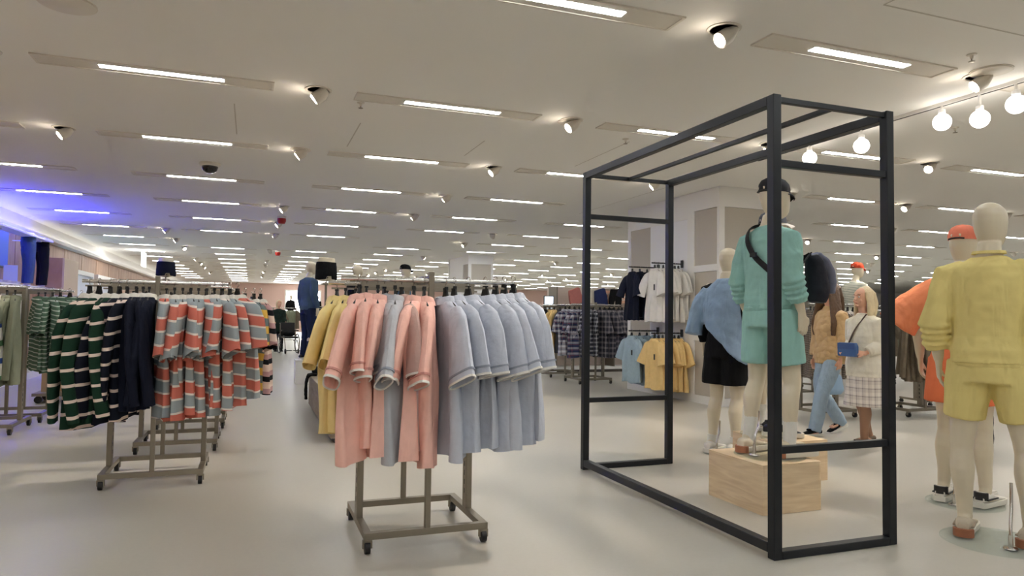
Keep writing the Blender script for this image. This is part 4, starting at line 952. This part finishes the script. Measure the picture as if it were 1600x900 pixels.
for z in (.63, 1.08):
    for i in range(12): pile(6.9+i*.46, 14.98, z, random.choice((NAVY, CHAR, BLK, PLB, SAGE)), 'folded shorts in the %s pile of the %s gondola shelf' % (ORD[i], 'lower' if z < 1 else 'middle'), n=3, group='folded shorts on the gondola')

# ------------------------------------------------------------------ racks behind the two women and at the right edge
BRN = fabric('taupe_tweed', S(116, 104, 88), .3); LGR = fabric('pale_grey_linen', S(196, 190, 182)); PAT = plaid('speckled_print', S(60, 52, 46), S(120, 108, 96), S(220, 210, 196), .03)
rack(6.95, 7.2, 'steel clothes rack behind the woman in the tan jacket', H=1.5, ext=.15, cx=.62)
for i, (x, m_, nm) in enumerate(((6.82, PAT, 'speckled brown'), (6.9, PAT, 'speckled brown'), (7.0, LGR, 'pale grey'), (7.1, PAT, 'speckled brown'), (7.35, BRN, 'taupe'), (7.45, TWEED, 'checked'), (7.55, TWEED, 'checked'), (7.66, BRN, 'taupe'))):
    shirt('jacket', '%s jacket, %s from the left on the rack behind the women' % (nm, ORD[i]), x, 7.2, 1.5, random.uniform(-20, 30), m_, 'long', group='garments behind the women', cat='jacket', sz=.98)
rack(8.3, 7.0, 'steel clothes rack with taupe jackets beside the black frame', H=1.5, ext=.15, cx=.62)
for i, (x, m_, nm) in enumerate(((8.28, BRN, 'taupe'), (8.36, BRN, 'taupe'), (8.45, BRN, 'taupe'), (8.55, BRN, 'taupe'), (8.72, LGR, 'pale grey'), (8.85, LGR, 'pale grey'), (8.97, fabric('rose_wool', S(170, 110, 104)), 'rose'), (9.05, LGR, 'pale grey'))):
    shirt('jacket', '%s jacket, %s from the left on the rack beside the frame' % (nm, ORD[i]), x, 7.0, 1.5, (50, 45, 40, 35, 20, 0, 0, -10)[i], m_, 'long', group='taupe and grey jackets', cat='jacket', sz=1.0)
hb = thing('handbag', 'light blue handbag hanging low on the rack behind the women', 'bag', (6.86, 6.86, .36))
put('bag_body', skin(MB().tube([(0, 0, .0), (0, 0, .06), (0, 0, .2), (0, 0, .27)], [(.12, .05), (.17, .07), (.14, .06), (.09, .03)], 16, sub=3), 'bag_body', .01, 3, .01), mat('light_blue_leather', S(150, 178, 206), .5), hb)
MB().tube([(-.07, 0, .25), (-.05, 0, .42), (0, 0, .48), (.05, 0, .42), (.07, 0, .25)], .008, 8, sub=3).build('handle', M_BLACK, hb)

# ------------------------------------------------------------------ low table with clothes, denim shelves
tb = thing('display_table', 'low grey-oak display table left of the yellow polos', 'table', (.77, 7.2, 0))
for i in range(4):
    MB().bb((0, i*.72+.004, .05), (.02, i*.72+.716, .43)).build('side_panel', M_TABLEWOOD, tb, False, .002)
MB().bb((.02, 0, .05), (1.0, 2.88, .43)).build('body', M_TABLEWOOD, tb, False)
MB().bb((-.01, -.01, .43), (1.02, 2.9, .455)).build('top', M_TABLEWOOD, tb, False, .003)
MB().bb((.04, .04, 0), (.96, 2.84, .05)).build('plinth_base', M_DARKBR, tb, False)
def heap(x, y, z, r, m_, lab):
    mb = MB()
    for k in range(5): mb.ball((random.uniform(-r, r)*.6, random.uniform(-r, r)*.6, r*.3), (r*random.uniform(.4, .7), r*random.uniform(.4, .7), r*.35))
    o = put('crumpled_garment', skin(mb, 'crumpled', .012, 2, .04, .05), m_); o.location = (x, y, z+.02); tag(o, lab, 'garment', 'loose clothes on the low table')
TQ = fabric('turquoise_knit', S(120, 170, 172)); RDK = fabric('red_knit', S(196, 96, 92))
heap(.95, 9.75, .455, .16, BLK, 'crumpled black garment at the far end of the low table')
heap(1.02, 9.3, .455, .15, TQ, 'crumpled turquoise garment on the low table')
heap(.95, 8.5, .455, .12, RDK, 'crumpled red garment on the low table')
mb = MB().tube([(.1, 0, .33), (0, .0, .32), (-.03, .01, .22), (-.035, 0, .1), (-.03, 0, .0)], [(.06, .02), (.07, .022), (.06, .02), (.05, .02), (.03, .018)], 12, ref=(0, 1, 0), sub=3)
o = put('draped_garment', skin(mb, 'draped', .008, 2, .02, .06), BLK); o.location = (.74, 9.72, .15); tag(o, 'black garment hanging over the far edge of the low table', 'garment')
for i, (x, y) in enumerate(((1.2, 8.9), (1.5, 8.9), (1.2, 9.5), (1.5, 9.5))): pile(x, y, .455, CHAR, 'folded knit in the %s pile on the low table' % ORD[i], n=4, mats=[NAVY, DEN, CHAR, TQ])
sh = thing('denim_shelving', 'low shelving packed with folded jeans behind the yellow polos', 'shelving', (1.35, 11.4, 0))
for z in (.08, .48, .88, 1.28): MB().bb((0, 0, z), (1.5, .5, z+.025)).build('shelf', M_TABLEWOOD, sh, False)
for x in (0, .74, 1.475): MB().bb((x, 0, 0), (x+.025, .5, 1.4)).build('side_panel', M_TABLEWOOD, sh, False)
MB().bb((0, .48, 0), (1.5, .5, 1.4)).build('back_panel', M_TABLEWOOD, sh, False)
DENS = [DEN, DEND, fabric('denim_pale', S(128, 152, 184)), NAVY]
for zi, z in enumerate((.105, .505, .905, 1.305)):
    for i in range(4): pile(1.55+i*.36, 11.64, z, DEN, 'folded jeans in the %s pile of the %s denim shelf' % (ORD[i], ('bottom', 'second', 'third', 'top')[zi]), .3, .32, 5, .05, group='folded jeans', mats=DENS[i % 2:]+DENS[:i % 2])

# ------------------------------------------------------------------ hip forms standing on racks
def hip_form(name, lab, x, y, z, facing, m_, legs=False, sc=1.0):
    P = POSE(); t = thing(name, lab, 'mannequin form', (x, y, z), -radians(facing)); t.scale = (sc,)*3
    mb = MB(); z0 = .78 if not legs else .06
    mb.loft([ell(q-z0, a, b, 0) for q, a, b in ((.84, .14, .1), (.9, .16, .11), (1.0, .165, .112), (1.08, .15, .1), (1.14, .145, .098))])
    for s in (-1, 1): mb.tube([(s*.09, 0, .92-z0), (s*.095, 0, .8-z0)]+([(s*.1, .02, .5-z0), (s*.1, 0, .06-z0)] if legs else [(s*.1, 0, .78-z0)]), [.095, .09, .06, .04] if legs else [.095, .09, .088], 14)
    put('form', skin(mb, 'form', .012, 3), M_MANN, t)
    P2 = {k: ([(p[0], p[1], p[2]-z0) for p in v] if k in ('lR', 'lL') else v) for k, v in P.items()}
    mb = MB(); mb.loft([ell(q-z0, a, b, -.005) for q, a, b in ((.84, .168, .12), (.92, .18, .128), (1.0, .178, .125), (1.07, .168, .118))])
    for s in (-1, 1): mb.tube([(s*.09, 0, .92-z0), (s*.1, 0, .8-z0)]+([(s*.105, .02, .5-z0), (s*.105, 0, .1-z0)] if legs else [(s*.1, 0, .785-z0)]), [.108, .104, .085, .075] if legs else [.1, .094, .092], 16)
    put('trousers' if legs else 'shorts', skin(mb, 'trousers', .012, 3, .012), m_, t)
    if not legs: MB().lathe([(.06, -.06), (.06, -.05), (.012, -.045), (.012, .05)], 16).build('stand', M_STEEL, t)
    return t
hip_form('hip_form', 'hip form in navy shorts on a pole behind the rugby shirts', -1.62, 15.5, 1.99, 150, NAVY)
t = thing('shelf_riser', 'slim steel riser that carries the navy hip form', 'riser', (-1.62, 15.5, 0)); MB().lathe([(.14, 0), (.14, .02), (.02, .03), (.02, 1.91), (.08, 1.92), (.08, 1.93)], 16).build('pole', M_STEEL, t)
hip_form('hip_form', 'hip form in black shorts above the yellow polos', 1.12, 11.65, 1.83, 150, BLK)
t = thing('shelf_riser', 'slim steel riser that carries the black hip form', 'riser', (1.12, 11.65, 0)); MB().lathe([(.14, 0), (.14, .02), (.02, .03), (.02, 1.75), (.08, 1.76), (.08, 1.77)], 16).build('pole', M_STEEL, t)
# ------------------------------------------------------------------ left wall: gondola, jeans forms, cabinet, neon door frames
gl = thing('wall_gondola', 'long white gondola against the left wall, carrying jeans forms', 'gondola', (-4.55, 12.5, 0))
MB().bb((0, 0, 0), (.7, 5.2, .12)).build('base', WHITE, gl, False); MB().bb((0, 0, .12), (.04, 5.2, 1.7)).build('back_panel', WHITE, gl, False)
for z in (.6, 1.15, 1.7): MB().bb((0, 0, z), (.7, 5.2, z+.04)).build('shelf', WHITE, gl, False)
for i in range(6): pile(-4.2, 12.8+i*.5, 1.74, LGR, 'folded light garment in the %s pile on the left wall gondola' % ORD[i], n=2, group='folded clothes on the left gondola')
hip_form('leg_form', 'lower-body form in blue jeans on the left wall gondola', -4.08, 15.95, 1.76, 60, DEN, True, .94)
hip_form('leg_form', 'lower-body form in black jeans behind the blue jeans form', -4.1, 17.0, 1.76, 60, BLK, True, .94)
sgn = thing('sign_holder', 'small pale acrylic sign holder beside the jeans forms', 'sign', (-4.15, 15.2, 1.742)); MB().bb((-.11, -.006, .01), (.11, .006, .36)).build('sheet', mat('pale_sheet', S(196, 204, 216), .3), sgn, False); MB().bb((-.12, -.04, 0), (.12, .04, .012)).build('foot', WHITE, sgn, False)
scr = thing('wall_screen', 'glowing blue screen on the wood panelled left wall', 'screen', (XL+.02, 14.0, 2.1))
MB().bb((0, 0, 0), (.05, 2.4, .78)).build('bezel', M_BLACK, scr, False)
def screen_mat():
    m, nt, b = new_mat('blue_screen'); tc = N(nt, 'ShaderNodeTexCoord'); t = N(nt, 'ShaderNodeTexNoise'); t.inputs['Scale'].default_value = 1.3; nt.links.new(tc.outputs['Object'], t.inputs['Vector'])
    r = N(nt, 'ShaderNodeValToRGB'); r.color_ramp.elements[0].color = S(60, 96, 180); r.color_ramp.elements[1].color = S(20, 40, 200); nt.links.new(t.outputs['Fac'], r.inputs[0])
    nt.links.new(r.outputs[0], b.inputs['Emission Color']); b.inputs['Emission Strength'].default_value = .4; b.inputs['Base Color'].default_value = (.02, .02, .03, 1); return m
MB().bb((.05, .03, .03), (.056, 2.37, .75)).build('display', screen_mat(), scr, False)
led = thing('led_uplight', 'blue LED uplight above the wall screen', 'light', (XL+.55, 15.3, 2.72))
MB().bb((-.12, -1.4, -.03), (.12, 1.8, 0)).build('housing', WHITE, led, False); MB().bb((-.11, -1.38, 0), (.11, 1.78, .006)).build('diffuser', emit('blue_led', (.01, .012, 1, 1), 26), led, False)
for y in (-1.0, 1.4): MB().bb((-.5, y-.02, -.05), (0, y+.02, -.03)).build('bracket', WHITE, led, False)
cb = thing('wood_cabinet', 'tall oak cabinet with pale edge on the left wall', 'cabinet', (XL, 18.9, 0))
MB().bb((.025, 0, 0), (.45, 1.4, 2.5)).build('body', M_WALLWOOD, cb, False); MB().bb((.45, 0, 0), (.49, 1.4, 2.5)).build('edge', mat('pale_edge', S(206, 184, 160), .6), cb, False)
for i, (y, w_) in enumerate(((21.6, 2.6), (24.8, 3.4))):
    d = struct(MB().bb((XL, y, 0), (XL+.12, y+.12, 2.4)).bb((XL, y+w_-.12, 0), (XL+.12, y+w_, 2.4)).bb((XL, y+.12, 2.28), (XL+.12, y+w_-.12, 2.4)).build('door_%d' % (i+1), WHITE, smooth=False))
    MB().bb((XL+.02, y+.12, 0), (XL+.04, y+w_-.12, 2.28)).build('leaf', mat('door_blue_white', S(186, 194, 214), .4), d, False)
nl = thing('neon_light', 'vertical cyan light strip beside the fitting room door', 'light', (XL+.16, 21.66, 0)); MB().bb((-.03, -.05, .3), (.03, .05, 2.35)).build('diffuser', emit('cyan_led', (.25, .62, 1, 1), 5), nl, False); MB().bb((-.04, -.06, .25), (.04, .06, .3)).build('end_cap', WHITE, nl, False)
hs = thing('hanging_sign', 'bright white hanging sign below the ceiling at left', 'sign', (-3.3, 25.3, 2.72)); MB().bb((-.02, -.4, 0), (.02, .4, .45)).build('panel', emit('sign_glow', (1, 1, 1, 1), 3), hs, False)
for s in (-.3, .3): MB().tube([(0, s, .45), (0, s, .53)], .004, 6).build('wire', M_STEEL, hs)
wn = struct(MB().bb((2.2, YB-.03, .9), (4.4, YB-.005, 2.75)).build('window_1', emit('daylight_pane', (1, 1, 1, 1), 4), smooth=False))
for a, b in (((2.1, YB-.06, .8), (2.2, YB-.002, 2.85)), ((4.4, YB-.06, .8), (4.5, YB-.002, 2.85)), ((2.2, YB-.06, 2.75), (4.4, YB-.002, 2.85)), ((2.2, YB-.06, .8), (4.4, YB-.002, .9))): MB().bb(a, b).build('window_frame', WHITE, wn, False)

# ------------------------------------------------------------------ racks of the far sales floor
FARM = [(NAVY, 'navy'), (CHAR, 'charcoal'), (BLK, 'black'), (LGR, 'pale grey'), (BRN, 'taupe'), (PINK, 'pink'), (SAGE, 'sage'), (BUT, 'yellow'), (LBP, 'light blue'), (WHP, 'white'), (COR, 'coral striped')]
me_fr = MB()
for s in (-1, 1): me_fr.bb((s*.5-.02, -.02, .08), (s*.5+.02, .02, 1.5)); me_fr.bb((s*.5-.02, -.3, .06), (s*.5+.02, .3, .09))
me_fr.bb((-.5, -.02, .06), (.5, .02, .09)); me_fr = me_fr.mesh('frame', False)
me_frr = MB().tube([(-.65, 0, 1.5), (.65, 0, 1.5)], .014, 8).mesh('rail')
me_fw = MB().tube([(-.015, 0, .03), (.015, 0, .03)], .03, 10).mesh('caster')
far_spots = [(-2.2, 12.6), (-2.3, 14.5), (-2.2, 17), (-2.0, 20), (-1.0, 11.6), (-.9, 13.5), (-.8, 16), (-.6, 19), (-.5, 23), (0, 28), (-2, 26), (3.2, 17), (3.4, 20), (4.6, 18.5), (2.4, 24), (4.0, 27), (6, 30), (1.4, 33), (3.0, 36), (9.0, 19), (11, 22), (13, 18),
             (8.5, 9.4), (10.2, 8.0), (10.4, 10.4), (12, 8.4), (11.8, 11), (13.8, 9.4), (14, 12), (16, 8), (16.5, 11), (9.4, 12.2), (10.6, 5.6), (12.4, 5.8), (14.6, 6.2), (17, 6), (19, 9), (20, 13), (16, 16), (22, 8), (9, 26), (14, 28), (20, 22), (26, 14), (18, 32)]
CNT = {}
for i, (x, y) in enumerate(far_spots):
    reg = 'left aisle' if x < 1.5 else ('centre' if x < 8.4 else ('right half' if y < 10 else 'far right')); q = CNT[reg] = CNT.get(reg, -1)+1
    rz = random.uniform(-.2, .2); (m_, nm) = FARM[i % len(FARM)]
    t = thing('clothes_rack', 'distant clothes rack with mostly %s garments, %s of the %s' % (nm, ORD[q], reg), 'clothes rack', (x, y, 0), rz, 'distant racks')
    put('frame', me_fr, M_STEEL, t); put('rail', me_frr, M_CHROME, t)
    for sx in (-.5, .5):
        for sy in (-.28, .28): c = put('caster', me_fw, M_BLACK, t); c.location = (sx, sy, 0)
    for k in range(7):
        m2, nm2 = (m_, nm) if random.random() < .7 else random.choice(FARM)
        px_, py_ = x+cos(rz)*(-.55+k*.18), y+sin(rz)*(-.55+k*.18)
        shirt('hanging_garment', '%s garment, %s along the rail of the %s distant rack in the %s' % (nm2, ORD[k], ORD[q], reg), px_, py_, 1.5, random.uniform(20, 60)*random.choice((-1, 1)), m2, 'far', group='garments on distant racks', parts=False, cat='garment')

# ------------------------------------------------------------------ stock trolley behind the left rack, small till screen
tr_y = thing('stock_trolley', 'flat stock trolley with beige board and yellow crate behind the green polos', 'trolley', (-2.45, 11.6, 0))
MB().bb((-.35, -.25, .1), (.5, .25, .14)).build('deck', M_STEEL, tr_y, False)
MB().bb((-.3, .0, .14), (.16, .04, .72)).build('board', mat('beige_board', S(188, 160, 128), .7), tr_y, False)
MB().bb((.2, -.15, .14), (.45, .12, .3)).build('crate', mat('yellow_crate', S(226, 168, 40), .5), tr_y, False, .006)
for x in (-.28, .42):
    for y in (-.2, .2): MB().tube([(x, y-.02, .05), (x, y+.02, .05)], .05, 12).build('wheel', M_BLACK, tr_y)
ts = thing('till_screen', 'small bright screen on a slim stand behind the blue polos', 'screen', (6.3, 14.55, 0))
MB().lathe([(.16, 0), (.16, .02), (.02, .03), (.02, 1.5)], 16).build('stand', M_STEEL, ts)
MB().bb((-.12, .0, 1.45), (.12, .03, 1.75)).build('bezel', M_BLACK, ts, False); MB().bb((-.105, -.004, 1.465), (.105, 0, 1.735)).build('display', emit('till_glow', (.75, .88, 1, 1), .5), ts, False)
